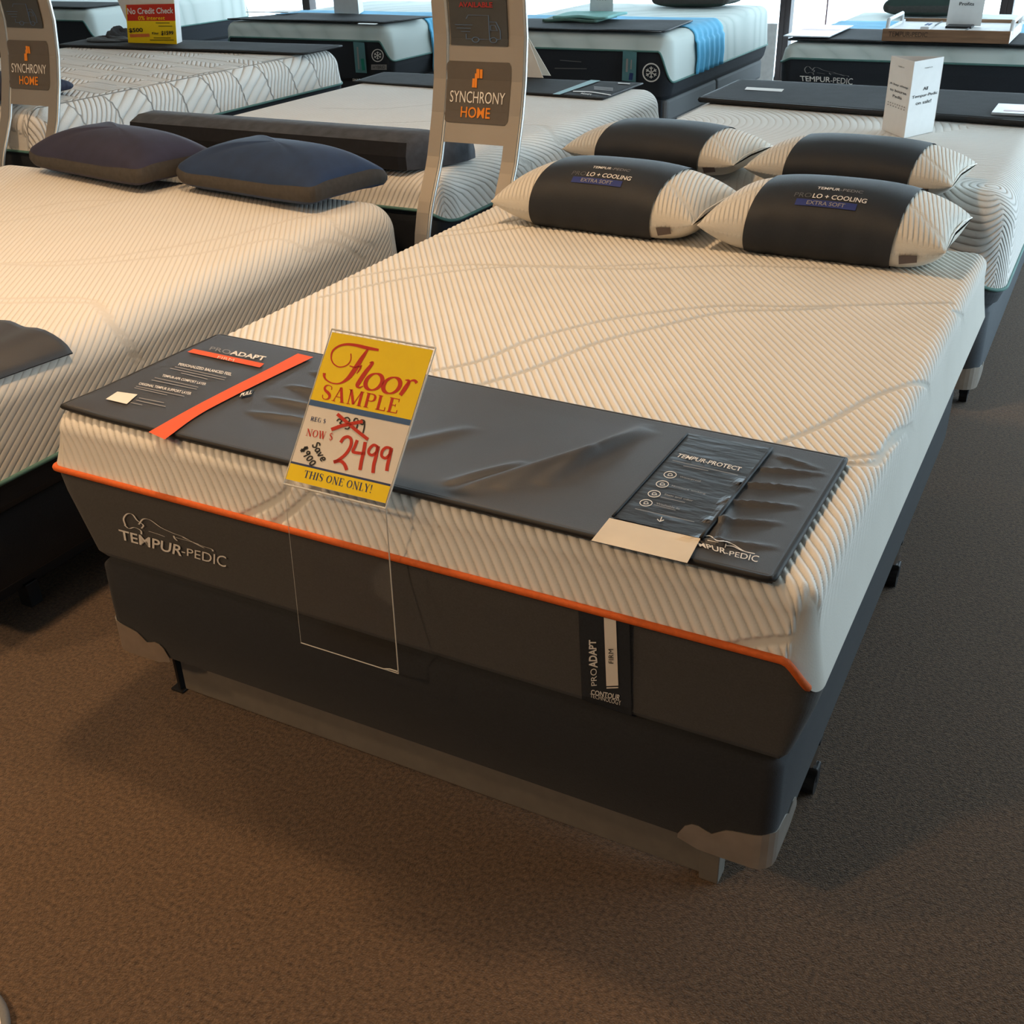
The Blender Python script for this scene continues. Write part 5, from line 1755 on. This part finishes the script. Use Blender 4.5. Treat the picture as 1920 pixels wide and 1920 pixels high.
# wooden tray on the right third-row bed
TZ = 0.8350
tx0, tx1, ty0, ty1 = 0.485, 1.155, 5.575, 6.22
tray = thing('serving_tray', 'wooden tray with rope handles on the charcoal mat, third row right bed', 'tray', ((tx0 + tx1) / 2, (ty0 + ty1) / 2, TZ))
part('tray_base', *bevbox(tx0 + 0.012, tx1 - 0.012, ty0 + 0.012, ty1 - 0.012, TZ, TZ + 0.046, 0.002), M_SILL, tray)
for a_ in ((tx0, tx1, ty0, ty0 + 0.012), (tx0, tx1, ty1 - 0.012, ty1)):
    part('tray_side', *bevbox(*a_, TZ, TZ + 0.064, 0.003), M_WOOD, tray)
for xa_ in (tx0, tx1 - 0.012):
    part('tray_side', *bevbox(xa_, xa_ + 0.012, ty0 + 0.012, ty1 - 0.012, TZ, TZ + 0.058, 0.003), M_SILL, tray)
    part('handle', *tube([(xa_ + 0.006, ty0 + 0.10, TZ + 0.04), (xa_ + 0.006, ty0 + 0.12, TZ + 0.10), (xa_ + 0.006, ty1 - 0.12, TZ + 0.10), (xa_ + 0.006, ty1 - 0.10, TZ + 0.04)], 0.011, 8), M_SILL, tray)
for xa_, xb_ in ((tx0 + 0.22, tx0 + 0.226), (tx0 + 0.42, tx0 + 0.426)):
    part('divider', *boxv(xa_, xb_, ty0 + 0.012, ty1 - 0.012, TZ + 0.046, TZ + 0.052), M_BASEGREY, tray)
v_, f_ = text2d('TEMPUR-PEDIC', 0.02)
part('tray_text', [(tx0 + 0.035 + 0.21 * a_, ty0 - 0.001, TZ + 0.025 + 0.026 * b_) for a_, b_ in v_], f_, mat('dark_brown_print', (0.09, 0.05, 0.03), .6), tray)
rm = thing('remote_control', 'white remote control lying in the wooden tray', 'remote', (0.71, 5.86, TZ + 0.046))
part('body', *bevbox(0.665, 0.715, 5.70, 5.90, TZ + 0.046, TZ + 0.066, 0.006), M_SILL, rm)
for k_ in range(4):
    for j_ in range(2):
        part('button', *bevbox(0.675 + 0.017 * j_, 0.687 + 0.017 * j_, 5.78 + 0.026 * k_, 5.796 + 0.026 * k_, TZ + 0.066, TZ + 0.069, 0.001), M_BLUE, rm)
hs = thing('card_holder', 'small clear sign holder with a printed card on the wooden tray', 'sign', (0.84, 5.93, TZ + 0.012))
part('holder_base', *bevbox(0.78, 0.92, 5.84, 5.98, TZ + 0.046, TZ + 0.058, 0.003), M_BLACK, hs)
o = part('card', [(0.765, 5.96, TZ + 0.05), (0.955, 5.96, TZ + 0.05), (0.955, 6.0, TZ + 0.32), (0.765, 6.0, TZ + 0.32)], [(0, 1, 2, 3)], M_PAPER, hs)
s_ = o.modifiers.new('t', 'SOLIDIFY')
s_.thickness = 0.002
for s__, z_ in (('any mattress', 0.185), ('Profits', 0.155)):
    v_, f_ = text2d(s__, 0.01)
    wd = 0.14 if z_ > 0.17 else 0.08
    part('card_text', [(0.86 - wd / 2 + wd * a_, 5.9555 + (z_ - .05 + .02 * b_) * .148, TZ + z_ + 0.018 * b_) for a_, b_ in v_], f_, M_INK, hs)

# dark pillows at the heads of the third row
for lb_, loc_, hw_ in (('dark green pillow at the head of the tray bed', (0.45, 7.40, 0.809), 0.30), ('dark pillow at the head of the 500 dollar bed', (-1.15, 7.12, 0.867), 0.30)):
    c_ = make_cushion(lb_, hw_, 0.19, loc_, 0, mat('dark_green_cloth', (0.03, 0.05, 0.04), 0.8))
    c_['group'] = 'dark pillows in the third row'

# white upright panel by the window, base plate in the corner, carpet specks
wp = thing('white_panel', 'white upright panel standing by the bright window', 'panel', (-1.02, 9.0, 0))
part('board', *bevbox(-1.20, -1.045, 8.98, 9.0, 0.03, 0.585, 0.004), M_SILL, wp)
for x_ in (-1.18, -1.075):
    part('foot', *bevbox(x_, x_ + 0.02, 8.90, 9.08, 0.0, 0.031, 0.003), M_SILL, wp)
bp_ = thing('floor_stand', 'white round base with a grey rim at the bottom left corner of the picture', 'stand', (0.375, -0.818, 0))
part('rim', *tube([(0.375 + 0.140 * math.cos(a_), -0.818 + 0.140 * math.sin(a_), 0.008) for a_ in np.linspace(0, 2 * math.pi, 48, endpoint=False)], 0.008, 8, closed=True), M_BASEGREY, bp_, smooth=True)
n_ = 48
part('plate', [(0.375 + 0.135 * math.cos(2 * math.pi * i / n_), -0.818 + 0.135 * math.sin(2 * math.pi * i / n_), z) for z in (0.001, 0.012) for i in range(n_)],
     [tuple(range(n_, 2 * n_)), tuple(range(n_ - 1, -1, -1))] + [(i, (i + 1) % n_, n_ + (i + 1) % n_, n_ + i) for i in range(n_)], M_SILL, bp_)
